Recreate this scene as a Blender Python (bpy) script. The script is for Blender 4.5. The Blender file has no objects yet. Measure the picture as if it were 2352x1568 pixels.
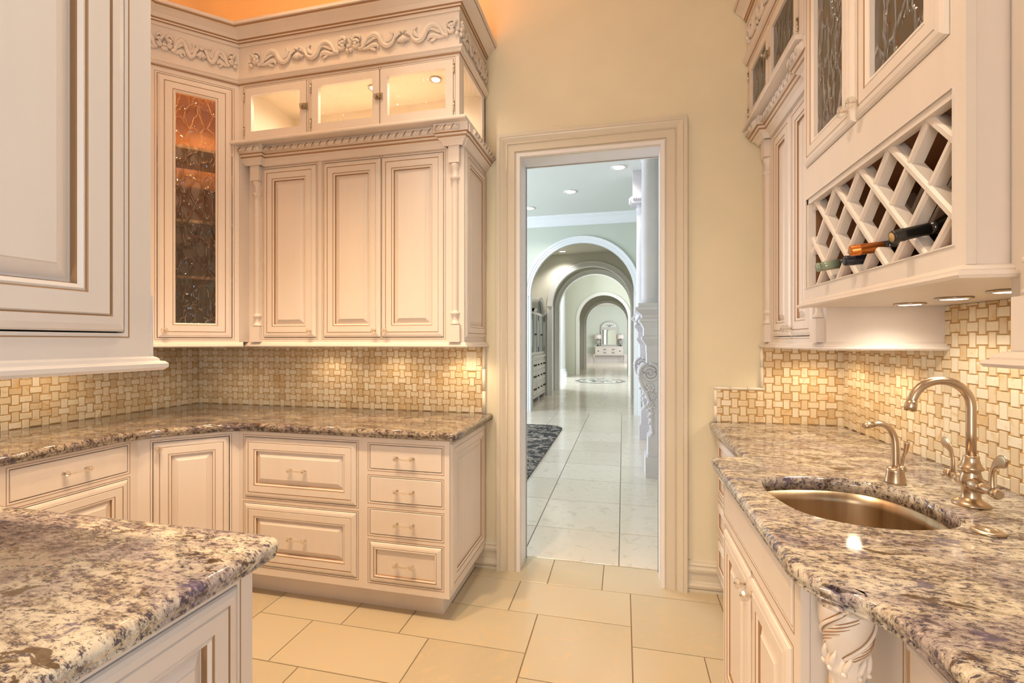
import bpy, bmesh, math, random
from mathutils import Vector, Matrix
from mathutils.geometry import tessellate_polygon
random.seed(7)
S = bpy.context.scene
COL = S.collection
PI = math.pi
# ------------------------------------------------------------------ camera, world, exposure
cam_d = bpy.data.cameras.new('camera'); cam = bpy.data.objects.new('camera', cam_d); COL.objects.link(cam)
cam_d.sensor_width = 36.0; cam_d.lens = 1082.0/2352.0*36.0; cam_d.clip_start = .02; cam_d.clip_end = 200
cam.location = (0, 0, 1.34); cam.rotation_euler = (PI/2, 0, math.radians(13.27)); S.camera = cam
S.view_settings.view_transform = 'Standard'; S.view_settings.look = 'None'
S.view_settings.exposure = 0.14; S.view_settings.gamma = 1.0; S.view_settings.use_curve_mapping = False
W = bpy.data.worlds.new('world'); S.world = W; W.use_nodes = True
W.node_tree.nodes['Background'].inputs[0].default_value = (.80, .90, 1.0, 1)
W.node_tree.nodes['Background'].inputs[1].default_value = 1.0

def area(name, loc, size, power, color, target=None, direction=None, size_y=None, spread=PI):
    d = bpy.data.lights.new(name, 'AREA'); d.energy = power; d.color = color
    d.shape = 'RECTANGLE' if size_y else 'SQUARE'; d.size = size
    if size_y: d.size_y = size_y
    d.spread = spread
    o = bpy.data.objects.new(name, d); COL.objects.link(o); o.location = loc
    v = Vector(direction) if direction else Vector(target)-Vector(loc)
    o.rotation_euler = v.to_track_quat('-Z', 'Y').to_euler()
    return o
DAY = (.80, .90, 1.0); WARM = (1.0, .76, .48); AMBER = (1.0, .28, .0)
area('window_light_kitchen', (1.03, -.40, 1.72), 1.0, 15, (.42, .73, 1.0), direction=(-1, .12, 0), size_y=1.15)
area('fill_light_rear', (-.80, -2.45, 1.25), 1.0, 60, (1.0, .90, .80), direction=(-.05, 1, 0), size_y=2.0)  # unseen fill added behind the camera to brighten the far base drawers
area('window_light_hall', (-4.8, 6.2, 1.9), 3.0, 250, DAY, direction=(1, -.1, 0), size_y=2.6)
area('window_light_foyer', (-4.8, 16.2, 2.2), 4.0, 640, DAY, direction=(1, 0, 0), size_y=3.4)
area('window_light_far', (1.9, 27.0, 2.0), 3.0, 200, (.95, .97, 1.0), direction=(-1, .2, 0), size_y=2.4)
CANS = [(-1.60, .98, 205, (1, .66, .35), 1.35), (-1.05, .95, 190, (1, .68, .38), 1.4), (-.60, 1.45, 42, (1, .82, .60), 1.6), (-.35, 1.10, 84, (1, .82, .60), 1.6), (-1.5, 1.70, 30, (1, .68, .38), 1.6)]   # recessed ceiling lamps, built below

# ------------------------------------------------------------------ materials
def nt(name):
    m = bpy.data.materials.new(name); m.use_nodes = True
    return m, m.node_tree, m.node_tree.nodes['Principled BSDF']
def sock(t, v):
    return v
def node(t, typ, **kw):
    n = t.nodes.new(typ)
    for k, v in kw.items():
        if k.startswith('i_'):
            key = k[2:]
            n.inputs[int(key) if key.isdigit() else key.replace('_', ' ')].default_value = v
        else: setattr(n, k, v)
    return n
def ramp(t, fac, stops, interp='LINEAR'):
    r = t.nodes.new('ShaderNodeValToRGB'); r.color_ramp.interpolation = interp
    while len(r.color_ramp.elements) < len(stops): r.color_ramp.elements.new(.5)
    for e, (p, c) in zip(r.color_ramp.elements, stops):
        e.position = p; e.color = (c[0], c[1], c[2], 1) if len(c) == 3 else c
    t.links.new(fac, r.inputs[0]); return r
def coords(t, scale=(1, 1, 1), rot=(0, 0, 0), kind='Object'):
    c = t.nodes.new('ShaderNodeTexCoord'); mp = t.nodes.new('ShaderNodeMapping')
    mp.inputs['Scale'].default_value = scale; mp.inputs['Rotation'].default_value = rot
    t.links.new(c.outputs[kind], mp.inputs[0]); return mp.outputs[0]
def worldco(t, scale=(1, 1, 1), rot=(0, 0, 0)):
    c = t.nodes.new('ShaderNodeNewGeometry'); mp = t.nodes.new('ShaderNodeMapping')
    mp.inputs['Scale'].default_value = scale; mp.inputs['Rotation'].default_value = rot
    t.links.new(c.outputs['Position'], mp.inputs[0]); return mp.outputs[0]
def mixc(t, fac, a, b, blend='MIX'):
    m = t.nodes.new('ShaderNodeMix'); m.data_type = 'RGBA'; m.blend_type = blend
    for v, i in ((fac, 0), (a, 6), (b, 7)):
        if hasattr(v, 'is_linked'): t.links.new(v, m.inputs[i])
        elif i == 0: m.inputs[0].default_value = v
        else: m.inputs[i].default_value = (*v, 1)
    return m.outputs[2]
def bump(t, h, strength, dist, bsdf):
    b = node(t, 'ShaderNodeBump', i_Strength=strength, i_Distance=dist); t.links.new(h, b.inputs['Height'])
    t.links.new(b.outputs[0], bsdf.inputs['Normal']); return b
def simple(name, col, rough=.5, metal=0., noise=0., nscale=8., bmp=0., bscale=60., spec=.5, coat=0.):
    m, t, b = nt(name)
    b.inputs['Base Color'].default_value = (*col, 1); b.inputs['Roughness'].default_value = rough
    b.inputs['Metallic'].default_value = metal; b.inputs['Specular IOR Level'].default_value = spec
    b.inputs['Coat Weight'].default_value = coat
    if noise:
        n = node(t, 'ShaderNodeTexNoise', i_Scale=nscale, i_Detail=4.); t.links.new(worldco(t), n.inputs['Vector'])
        r = ramp(t, n.outputs[0], [(.3, tuple(c*(1-noise) for c in col)), (.7, tuple(min(1, c*(1+noise)) for c in col))])
        t.links.new(r.outputs[0], b.inputs['Base Color'])
    if bmp:
        n = node(t, 'ShaderNodeTexNoise', i_Scale=bscale, i_Detail=3.); t.links.new(worldco(t), n.inputs['Vector'])
        bump(t, n.outputs[0], bmp, .004, b)
    return m
def emis(name, col, st):
    m = bpy.data.materials.new(name); m.use_nodes = True; t = m.node_tree; t.nodes.clear()
    e = node(t, 'ShaderNodeEmission', i_Strength=st); e.inputs[0].default_value = (*col, 1)
    o = t.nodes.new('ShaderNodeOutputMaterial'); t.links.new(e.outputs[0], o.inputs[0]); return m

def make_wood(name, base, var=.05, horizontal=False):
    m, t, b = nt(name)
    v = coords(t, (3, 3, .35) if not horizontal else (.35, 3, 3))
    n = node(t, 'ShaderNodeTexNoise', i_Scale=3.5, i_Detail=6., i_Roughness=.6); t.links.new(v, n.inputs['Vector'])
    n2 = node(t, 'ShaderNodeTexNoise', i_Scale=2.2, i_Detail=2.); t.links.new(coords(t), n2.inputs['Vector'])
    c1 = ramp(t, n.outputs[0], [(.25, tuple(c*(1-var*1.4) for c in base)), (.5, base), (.8, tuple(min(1, c*(1+var)) for c in base))])
    c2 = mixc(t, n2.outputs[0], c1.outputs[0], tuple(c*f for c, f in zip(base, (.97, .93, .88))))
    t.links.new(c2, b.inputs['Base Color']); b.inputs['Roughness'].default_value = .36; b.inputs['Specular IOR Level'].default_value = .4
    bump(t, n.outputs[0], .04, .002, b); return m
WOOD = make_wood('pickled_cream_maple', (.77, .70, .65))
GLAZE = simple('umber_glaze_in_grooves', (.36, .20, .095), .5)
INSIDE = make_wood('cabinet_interior_maple', (.84, .75, .62))
INDARK = make_wood('shaded_rack_interior', (.40, .20, .10))  # shade and warm bounce inside the wine rack put into the wood colour
WHITE = simple('white_trim_paint', (.80, .76, .72), .35)
CREAMTRIM = simple('cream_trim_paint', (.66, .59, .48), .33)
WALLP = simple('butter_wall_paint', (.76, .685, .51), .7, noise=.02, nscale=5, bmp=.15, bscale=220)
CEILP = simple('ceiling_paint', (.76, .69, .58), .8)
HALLP = simple('sage_hall_paint', (.56, .60, .53), .7, noise=.015, nscale=4)
HALLC = simple('hall_ceiling_paint', (.66, .68, .64), .8)
HALLW = simple('hall_cream_paint', (.66, .64, .54), .7)
STONE = simple('carved_limestone', (.63, .60, .63), .6, noise=.04, nscale=6)
GROUT = simple('tan_grout', (.55, .33, .12), .8)
FGROUT = simple('brown_floor_grout', (.24, .17, .10), .85)
STEEL, _t, _b = nt('brushed_stainless'); _b.inputs['Metallic'].default_value = 1.0
_n = node(_t, 'ShaderNodeTexNoise', i_Scale=16., i_Detail=3.); _t.links.new(worldco(_t, (1, 1, .04)), _n.inputs['Vector'])
_r = ramp(_t, _n.outputs[0], [(.3, (.30, .21, .13)), (.5, (.52, .40, .27)), (.7, (.68, .56, .41))]); _t.links.new(_r.outputs[0], _b.inputs['Base Color'])  # vertical streaks in the steel colour stand in for reflections
_b.inputs['Roughness'].default_value = .34
NICKEL = simple('satin_bronze_nickel', (.60, .47, .34), .30, 1.0)
CHROME = simple('aged_nickel', (.55, .47, .38), .25, 1.0)
BLACKM = simple('black_iron', (.03, .03, .03), .5)
DARK = simple('dark_gap', (.02, .015, .01), .9)
SWITCH = simple('almond_plastic', (.80, .68, .50), .35)
CLEAR = bpy.data.materials.new('clear_acrylic'); CLEAR.use_nodes = True; _t = CLEAR.node_tree; _t.nodes.clear()
_tr = node(_t, 'ShaderNodeBsdfTransparent'); _tr.inputs[0].default_value = (.98, .95, .91, 1)
_gl = node(_t, 'ShaderNodeBsdfGlossy', i_Roughness=.06); _df = node(_t, 'ShaderNodeBsdfTranslucent'); _df.inputs[0].default_value = (1, .97, .93, 1)
_lw = node(_t, 'ShaderNodeLayerWeight', i_Blend=.35); _m1 = node(_t, 'ShaderNodeMixShader'); _m2 = node(_t, 'ShaderNodeMixShader', i_0=.30); _o = node(_t, 'ShaderNodeOutputMaterial')
_t.links.new(_lw.outputs['Facing'], _m1.inputs[0]); _t.links.new(_tr.outputs[0], _m1.inputs[1]); _t.links.new(_gl.outputs[0], _m1.inputs[2])
_t.links.new(_m1.outputs[0], _m2.inputs[1]); _t.links.new(_df.outputs[0], _m2.inputs[2]); _t.links.new(_m2.outputs[0], _o.inputs[0])
LAMPG = emis('lamp_glow_warm', (1, .88, .68), 14.0)
LAMPD = emis('lamp_glow_day', (1, .96, .9), 9.0)

def make_glass(name, tint, gloss=.10, bstr=.5, stretch=1.8, sc=15.0, fk=.6):
    m = bpy.data.materials.new(name); m.use_nodes = True; t = m.node_tree; t.nodes.clear()
    v = coords(t, (sc, sc, sc/stretch)); nz = node(t, 'ShaderNodeTexNoise', i_Scale=1.3, i_Detail=2.); t.links.new(v, nz.inputs['Vector'])
    vm = node(t, 'ShaderNodeVectorMath', operation='ADD'); t.links.new(v, vm.inputs[0]); t.links.new(nz.outputs['Color'], vm.inputs[1])
    vo = node(t, 'ShaderNodeTexVoronoi', feature='DISTANCE_TO_EDGE', i_Scale=1.0); t.links.new(vm.outputs[0], vo.inputs['Vector'])
    r = ramp(t, vo.outputs['Distance'], [(0, (1, 1, 1)), (.09, (.25, .25, .25)), (.2, (0, 0, 0))])
    b = node(t, 'ShaderNodeBump', i_Strength=bstr, i_Distance=.012); t.links.new(r.outputs[0], b.inputs['Height'])
    tr = node(t, 'ShaderNodeBsdfTransparent'); tr.inputs[0].default_value = (*tint, 1)
    gl = node(t, 'ShaderNodeBsdfGlossy', i_Roughness=.04); gl.inputs[0].default_value = (.95, .97, 1, 1); t.links.new(b.outputs[0], gl.inputs['Normal'])
    fr = node(t, 'ShaderNodeFresnel', i_IOR=1.45); t.links.new(b.outputs[0], fr.inputs['Normal'])
    ma = node(t, 'ShaderNodeMath', operation='MULTIPLY_ADD', i_1=fk, i_2=gloss); t.links.new(fr.outputs[0], ma.inputs[0])
    mx = node(t, 'ShaderNodeMixShader'); t.links.new(ma.outputs[0], mx.inputs[0]); t.links.new(tr.outputs[0], mx.inputs[1]); t.links.new(gl.outputs[0], mx.inputs[2])
    o = t.nodes.new('ShaderNodeOutputMaterial'); t.links.new(mx.outputs[0], o.inputs[0]); return m
GLASS = make_glass('water_glass_clear', (.97, .95, .92), .015, .5, fk=.35)
GLASSD = make_glass('water_glass_smoky', (.74, .70, .62), .09, .7, 2.4, 18., fk=.6)

def make_granite(name, rot=0., k=1.):
    m, t, b = nt(name)
    v = worldco(t, (1, 1, 1), (0, 0, rot)); vs = worldco(t, (1.0, 1.9, 1.4), (0, 0, rot))
    big = node(t, 'ShaderNodeTexNoise', i_Scale=3.0, i_Detail=6., i_Roughness=.6, i_Distortion=1.5); t.links.new(vs, big.inputs['Vector'])
    mid = node(t, 'ShaderNodeTexNoise', i_Scale=9., i_Detail=8., i_Roughness=.72, i_Distortion=1.0); t.links.new(vs, mid.inputs['Vector'])
    fine = node(t, 'ShaderNodeTexNoise', i_Scale=60., i_Detail=6., i_Roughness=.8, i_Distortion=.4); t.links.new(vs, fine.inputs['Vector'])
    blob = node(t, 'ShaderNodeTexNoise', i_Scale=13., i_Detail=5., i_Roughness=.6, i_Distortion=.6); t.links.new(vs, blob.inputs['Vector'])
    base = ramp(t, mid.outputs[0], [(.30, (.11, .08, .055)), (.40, (.27, .21, .155)), (.48, (.46, .395, .31)), (.57, (.64, .58, .475)), (.72, (.53, .42, .28))])
    pur = ramp(t, big.outputs[0], [(.47, (0, 0, 0)), (.60, (1, 1, 1))])
    c = mixc(t, pur.outputs[0], base.outputs[0], mixc(t, .55, base.outputs[0], (.20, .15, .21)))
    ml = node(t, 'ShaderNodeMath', operation='MULTIPLY_ADD', i_1=.30, i_2=-.15); t.links.new(mid.outputs[0], ml.inputs[0])
    sm_ = node(t, 'ShaderNodeMath', operation='ADD'); t.links.new(fine.outputs[0], sm_.inputs[0]); t.links.new(ml.outputs[0], sm_.inputs[1])
    sp = ramp(t, sm_.outputs[0], [(.435, (.95, .95, .95)), (.485, (0, 0, 0))])
    c = mixc(t, sp.outputs[0], c, (.055, .045, .07))
    li = ramp(t, fine.outputs[0], [(.56, (0, 0, 0)), (.64, (.75, .75, .75))])
    c = mixc(t, li.outputs[0], c, (.76, .70, .60))
    bl = ramp(t, blob.outputs[0], [(.62, (0, 0, 0)), (.65, (.92, .92, .92))])
    c = mixc(t, bl.outputs[0], c, (.085, .050, .025))
    bl2 = ramp(t, blob.outputs[0], [(.33, (.8, .8, .8)), (.38, (0, 0, 0))])
    c = mixc(t, bl2.outputs[0], c, (.10, .08, .16))
    if k != 1.: c = mixc(t, 1.0, c, (k, k*.93, k*.88), 'MULTIPLY')
    t.links.new(c, b.inputs['Base Color']); b.inputs['Roughness'].default_value = .07; b.inputs['Specular IOR Level'].default_value = .55
    return m
GRANITE = make_granite('blue_brown_granite', .35); GRANITEB = make_granite('dark_brown_granite', .1, .62)

def make_tile(name, cols, rough, vein, rnd='obj', nscale=9., bmp=.0):
    m, t, b = nt(name)
    if rnd == 'obj': o = node(t, 'ShaderNodeObjectInfo'); rv = o.outputs['Random']
    else: o = node(t, 'ShaderNodeNewGeometry'); rv = o.outputs['Random Per Island']
    r = ramp(t, rv, [(i/(len(cols)-1), c) for i, c in enumerate(cols)])
    n = node(t, 'ShaderNodeTexNoise', i_Scale=nscale, i_Detail=6., i_Roughness=.65, i_Distortion=.8, noise_dimensions='4D')
    t.links.new(worldco(t), n.inputs['Vector']); mu = node(t, 'ShaderNodeMath', operation='MULTIPLY', i_1=40.); t.links.new(rv, mu.inputs[0]); t.links.new(mu.outputs[0], n.inputs['W'])
    rr = ramp(t, n.outputs[0], [(.34, (1, 1, 1)), (.46, (0, 0, 0)), (.60, (0, 0, 0)), (.66, (.6, .6, .6))])
    c = mixc(t, rr.outputs[0], r.outputs[0], mixc(t, .65, r.outputs[0], vein))
    t.links.new(c, b.inputs['Base Color']); b.inputs['Roughness'].default_value = rough
    if bmp: bump(t, n.outputs[0], bmp, .003, b)
    return m
_mc = [(.62, .47, .28), (.74, .61, .41), (.82, .73, .56), (.78, .66, .47), (.66, .51, .31)]
MOSAIC = make_tile('honey_onyx_mosaic', _mc, .16, (.62, .36, .12), 'obj', 14.)
MOSAICI = make_tile('honey_onyx_mosaic_joined', _mc, .16, (.62, .36, .12), 'isl', 14.)
_fc = [(.49, .415, .295), (.52, .445, .32), (.55, .475, .35)]
FTILE = make_tile('beige_limestone_floor', _fc, .24, (.60, .45, .27), 'obj', 18.)
_hc = [(.60, .53, .44), (.65, .575, .485), (.68, .61, .52)]
HTILE = make_tile('pale_limestone_floor', _hc, .16, (.50, .44, .36), 'obj', 12.)
HTILEI = make_tile('pale_limestone_floor_joined', _hc, .14, (.50, .44, .36), 'isl', 12.)
RUGM, _t, _b = nt('black_floral_rug'); _v = worldco(_t, (2.6, 2.6, 2.6))
_n = node(_t, 'ShaderNodeTexNoise', i_Scale=2.4, i_Detail=4., i_Distortion=1.6); _t.links.new(_v, _n.inputs['Vector'])
_r = ramp(_t, _n.outputs[0], [(.50, (.018, .016, .016)), (.55, (.30, .25, .20)), (.60, (.06, .05, .05)), (.66, (.36, .31, .26))]); _t.links.new(_r.outputs[0], _b.inputs['Base Color']); _b.inputs['Roughness'].default_value = .95
MIRROR = simple('mirror_silver', (.86, .90, .89), .03, 1.0)

# ------------------------------------------------------------------ mesh helpers
class MB:
    def __init__(s): s.v = []; s.f = []; s.m = []; s.sm = []
    def add(s, vs, fs, mi=0, smooth=False):
        o = len(s.v); s.v += [tuple(p) for p in vs]
        for f in fs: s.f.append(tuple(o+i for i in f)); s.m.append(mi); s.sm.append(smooth)
    def box(s, x0, x1, y0, y1, z0, z1, mi=0):
        s.add([(x0,y0,z0),(x1,y0,z0),(x1,y1,z0),(x0,y1,z0),(x0,y0,z1),(x1,y0,z1),(x1,y1,z1),(x0,y1,z1)],
              [(0,3,2,1),(4,5,6,7),(0,1,5,4),(1,2,6,5),(2,3,7,6),(3,0,4,7)], mi); return s
    def shell(s, x0, x1, y0, y1, z0, z1, t=.016, mi=0):
        s.box(x0, x0+t, y0, y1, z0, z1, mi); s.box(x1-t, x1, y0, y1, z0, z1, mi); s.box(x0+t, x1-t, y1-t, y1, z0, z1, mi)
        s.box(x0+t, x1-t, y0, y1-t, z0, z0+t, mi); s.box(x0+t, x1-t, y0, y1-t, z1-t, z1, mi); return s
    def panel(s, x0, x1, z0, z1, prof, y=0., back=.02, mi0=0):
        """rectangular rings facing -y: prof = [(inset, out, mat)]; the first ring gets sides going back"""
        rings = [(0., -back, mi0)]+prof
        def pts(i, h): return [(x0+i, y-h, z0+i), (x1-i, y-h, z0+i), (x1-i, y-h, z1-i), (x0+i, y-h, z1-i)]
        for (a, b) in zip(rings, rings[1:]):
            P = pts(a[0], a[1])+pts(b[0], b[1])
            s.add(P, [(k, (k+1) % 4, 4+(k+1) % 4, 4+k) for k in range(4)], b[2])
        s.add(pts(prof[-1][0], prof[-1][1]), [(0, 1, 2, 3)], mi0); return s
    def sweep(s, path, prof, mi=0, mats=None, smooth=False, ends=None, closed=False):
        """path: xy points, profile (out, z) swept; out = to the right of travel"""
        n = len(path); rings = []
        for i, p in enumerate(path):
            p = Vector(p)
            a = Vector(path[(i-1) % n]) if (i > 0 or closed) else None
            c = Vector(path[(i+1) % n]) if (i < n-1 or closed) else None
            d1 = (p-a).normalized() if a is not None else (c-p).normalized()
            d2 = (c-p).normalized() if c is not None else d1
            n1 = Vector((d1.y, -d1.x)); n2 = Vector((d2.y, -d2.x)); mdir = (n1+n2)
            mdir = mdir/max(.15, mdir.length_squared)*2
            rings.append([(p.x+mdir.x*o, p.y+mdir.y*o, z) for o, z in prof])
        k = len(prof)
        for i in range(n if closed else n-1):
            A = rings[i]; B = rings[(i+1) % n]
            for j in range(k-1):
                s.add([A[j], B[j], B[j+1], A[j+1]], [(0, 1, 2, 3)], mats[j] if mats else mi, smooth)
        if not closed:
            s.add(rings[0], [tuple(range(k))], mi); s.add(rings[-1], [tuple(range(k-1, -1, -1))], mi)
        return s
    def lathe(s, prof, n=24, c=(0, 0), mi=0, smooth=True, a0=0., a1=2*PI, axis='z', rad=None):
        full = abs(a1-a0-2*PI) < 1e-6; k = n if full else n+1; vs = []
        for r, z in prof:
            for i in range(k):
                a = a0+(a1-a0)*i/n; rr = rad(r, z, a) if rad else r
                vs.append((c[0]+rr*math.cos(a), c[1]+rr*math.sin(a), z))
        fs = []
        for j in range(len(prof)-1):
            for i in range(n):
                i2 = (i+1) % k; fs.append((j*k+i, j*k+i2, (j+1)*k+i2, (j+1)*k+i))
        s.add(vs, fs, mi, smooth)
        if full:
            s.add(vs[:k], [tuple(range(k-1, -1, -1))], mi); s.add(vs[-k:], [tuple(range(k))], mi)
        return s
    def tube(s, pts, rad, n=8, mi=0, flat=1.0, up=(0, 0, 1), smooth=True, caps=True):
        P = [Vector(p) for p in pts]; rings = []; u = Vector(up)
        for i, p in enumerate(P):
            d = (P[min(i+1, len(P)-1)]-P[max(i-1, 0)]).normalized()
            x = d.cross(u)
            if x.length < 1e-4: x = d.cross(Vector((1, 0, 0)))
            x.normalize(); y = x.cross(d).normalized(); r = rad[i] if hasattr(rad, '__len__') else rad
            rx, ry = (r if hasattr(r, '__len__') else (r, r*flat))
            rings.append([p+x*rx*math.cos(2*PI*k/n)+y*ry*math.sin(2*PI*k/n) for k in range(n)])
        for A, B in zip(rings, rings[1:]):
            s.add(A+B, [(k, n+k, n+(k+1) % n, (k+1) % n) for k in range(n)], mi, smooth)
        if caps:
            s.add(rings[0], [tuple(range(n))], mi); s.add(rings[-1], [tuple(range(n-1, -1, -1))], mi)
        return s
    def ball(s, c, r, mi=0, n=8, sq=(1, 1, 1)):
        m = max(4, n//2+1); vs = []; fs = []
        for j in range(m+1):
            b = PI*j/m-PI/2
            for i in range(n):
                a = 2*PI*i/n; vs.append((c[0]+r*sq[0]*math.cos(a)*math.cos(b), c[1]+r*sq[1]*math.sin(a)*math.cos(b), c[2]+r*sq[2]*math.sin(b)))
        for j in range(m):
            for i in range(n): fs.append((j*n+i, j*n+(i+1) % n, (j+1)*n+(i+1) % n, (j+1)*n+i))
        s.add(vs, fs, mi, True); return s
    def mesh(s, name, mats):
        me = bpy.data.meshes.new(name); me.from_pydata(s.v, [], s.f)
        for m in mats: me.materials.append(m)
        me.polygons.foreach_set('material_index', s.m); me.polygons.foreach_set('use_smooth', s.sm)
        bm = bmesh.new(); bm.from_mesh(me); bmesh.ops.remove_doubles(bm, verts=bm.verts, dist=1e-5)
        bmesh.ops.recalc_face_normals(bm, faces=bm.faces); bm.to_mesh(me); bm.free()
        me.update(); return me
    def build(s, name, mats=None, parent=None, kind=None):
        if mats is None: mats = [WOOD, GLAZE]
        if not isinstance(mats, (list, tuple)): mats = [mats]
        return link(s.mesh(name, mats), name, parent, kind)
def link(me, name, parent=None, kind=None):
    o = bpy.data.objects.new(name, me); COL.objects.link(o)
    if parent is not None: o.parent = parent
    if kind: o['kind'] = kind
    return o
def tag(o, label, cat, group=None):
    o['label'] = label; o['category'] = cat
    if group: o['group'] = group
    return o
def thing(name, label, cat, loc=(0, 0, 0), rz=0., group=None):
    o = bpy.data.objects.new(name, None); COL.objects.link(o); o.location = loc; o.rotation_euler = (0, 0, rz)
    o.empty_display_size = .05
    return tag(o, label, cat, group)
def lamp(parent, loc, power, color, r=.02, name='lamp_light', spot=None):
    d = bpy.data.lights.new(name, 'SPOT' if spot else 'POINT'); d.energy = power; d.color = color; d.shadow_soft_size = r
    if spot: d.spot_size = spot; d.spot_blend = .6
    o = bpy.data.objects.new(name, d); COL.objects.link(o); o.parent = parent; o.location = loc; return o

# ------------------------------------------------------------------ cabinet pieces (local frame: x along the front, y into the wall, z up)
def face_frame(mb, x0, x1, z0, z1, ops, y=0., th=.02, line=True):
    xs = sorted({x0, x1, *[v for o in ops for v in o[:2]]}); zs = sorted({z0, z1, *[v for o in ops for v in o[2:4]]})
    for a, b in zip(xs, xs[1:]):
        for c, d in zip(zs, zs[1:]):
            mx, mz = (a+b)/2, (c+d)/2
            if any(o[0] < mx < o[1] and o[2] < mz < o[3] for o in ops): continue
            mb.box(a, b, y, y+th, c, d)
    if line:
        for o in ops:
            e = .007; w = .0022
            A = (o[0]-e, o[1]+e, o[2]-e, o[3]+e); h = .0006
            for (a, b, c, d) in ((A[0]-w, A[0], A[2]-w, A[3]+w), (A[1], A[1]+w, A[2]-w, A[3]+w), (A[0], A[1], A[2]-w, A[2]), (A[0], A[1], A[3], A[3]+w)):
                mb.box(a, b, y-h, y+.001, c, d, 1)
RAISED = [(0, .000, 0), (.003, .004, 0), (.012, .0075, 0), (.024, .0085, 0), (.0265, .0060, 1), (.0290, .0085, 0), (.060, .0085, 0), (.0625, .0060, 1),
          (.066, .0075, 0), (.072, .0040, 0), (.0745, -.005, 1), (.078, -.005, 0), (.098, .0035, 0), (.1000, .0055, 0)]
def scaled(prof, k): return [(i*k, h, m) for i, h, m in prof]
FLAT = [(0, -.001, 0), (.002, .001, 0)]
SUNK = [(0, .0, 0), (.003, .004, 0), (.012, .0075, 0), (.022, .0085, 0), (.0245, .006, 1), (.028, .009, 0), (.034, .006, 0), (.036, -.001, 1), (.038, -.001, 0)]
def knob(parent, x, z, y=-.006, name='knob'):
    mb = MB(); prof = [(.006, 0), (.006, .008), (.014, .014), (.0165, .022), (.014, .029), (.005, .031)]
    vs = MB().lathe(prof, 10, (0, 0)); mb.add([(x+a, y-c, z+b) for a, b, c in vs.v], vs.f, 0, False)
    o = mb.build(name, CLEAR, parent)
    pin = MB(); pin.tube([(x, y, z), (x, y-.033, z)], .0022, 6); pin.build('screw', CHROME, o); return o
def pull(parent, x, z, y=-.004, w=.085):
    mb = MB()
    for s in (-1, 1):
        mb.lathe([(.004, 0)], 3) if False else None
        vs = MB().lathe([(.008, 0), (.007, .008), (.0125, .014), (.014, .021), (.011, .027), (.004, .029)], 8)
        mb.add([(x+s*w/2+a, y-c, z+b) for a, b, c in vs.v], vs.f, 0, False)
    mb.tube([(x-w/2+.008, y-.021, z), (x-w/4, y-.023, z-.002), (x, y-.023, z-.003), (x+w/4, y-.023, z-.002), (x+w/2-.008, y-.021, z)], .0042, 6)
    o = mb.build('handle', CLEAR, parent)
    pin = MB()
    for s in (-1, 1): pin.tube([(x+s*w/2, y, z), (x+s*w/2, y-.03, z)], .0025, 6)
    pin.build('screw', CHROME, o); return o
G = .0032
def door(parent, x0, x1, z0, z1, prof=RAISED, y=0., k=1.0, kn=None, name='door'):
    mb = MB().panel(x0+G, x1-G, z0+G, z1-G, scaled(prof, k), y, .017)
    o = mb.build(name, None, parent)
    if kn: knob(o, kn[0], kn[1], y-.006)
    return o
def drawer(parent, x0, x1, z0, z1, prof=FLAT, y=0., k=1.0, handle=True):
    o = door(parent, x0, x1, z0, z1, prof, y, k, None, 'drawer')
    if handle: pull(o, (x0+x1)/2, (z0+z1)/2, y-(.001 if prof is FLAT else .004))
    return o
def hinge(parent, x, z, y, h=.045):
    mb = MB().tube([(x, y-.004, z-h/2), (x, y-.004, z+h/2)], .0042, 8)
    for dz in (-h/2, h/2): mb.ball((x, y-.004, z+dz), .005)
    return mb.build('hinge', CHROME, parent)
def latch(parent, x, z, y):
    mb = MB(); mb.box(x-.016, x+.004, y-.008, y, z-.016, z+.016); mb.box(x+.008, x+.022, y-.006, y, z-.018, z+.018)
    mb.box(x-.024, x+.010, y-.016, y-.006, z-.010, z+.012); mb.tube([(x-.008, y-.012, z), (x-.008, y-.024, z)], .004, 8); mb.ball((x-.008, y-.027, z), .008)
    return mb.build('latch', CHROME, parent)
def glass_door(parent, x0, x1, z0, z1, y=0., fr=.042, glass=None, prof=None, kn=None, lt=None, hx=None, th=.02):
    mb = MB(); a, b, c, d = x0+G, x1-G, z0+G, z1-G
    if prof is None:
        for (p, q, r, s_) in ((a, b, c, c+fr), (a, b, d-fr, d), (a, a+fr, c+fr, d-fr), (b-fr, b, c+fr, d-fr)): mb.box(p, q, y-.002, y+th, r, s_)
    else:
        P = [(0., -.017, 0)]+prof
        def pts(i, h): return [(a+i, y-h, c+i), (b-i, y-h, c+i), (b-i, y-h, d-i), (a+i, y-h, d-i)]
        P.append((prof[-1][0], -.017, 0))
        for A, B in zip(P, P[1:]): mb.add(pts(A[0], A[1])+pts(B[0], B[1]), [(k, (k+1) % 4, 4+(k+1) % 4, 4+k) for k in range(4)], B[2])
        fr = prof[-1][0]
    o = mb.build('glass_door', None, parent)
    g = MB(); g.add([(a+fr, y+.008, c+fr), (b-fr, y+.008, c+fr), (b-fr, y+.008, d-fr), (a+fr, y+.008, d-fr)], [(0, 1, 2, 3)]); g.build('pane', glass or GLASS, o)
    if kn: knob(o, kn[0], kn[1], y-.006)
    if lt: latch(o, lt[0], lt[1], y)
    if hx is not None:
        for z in (z0+.05, z1-.05): hinge(o, hx, z, y)
    return o
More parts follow.
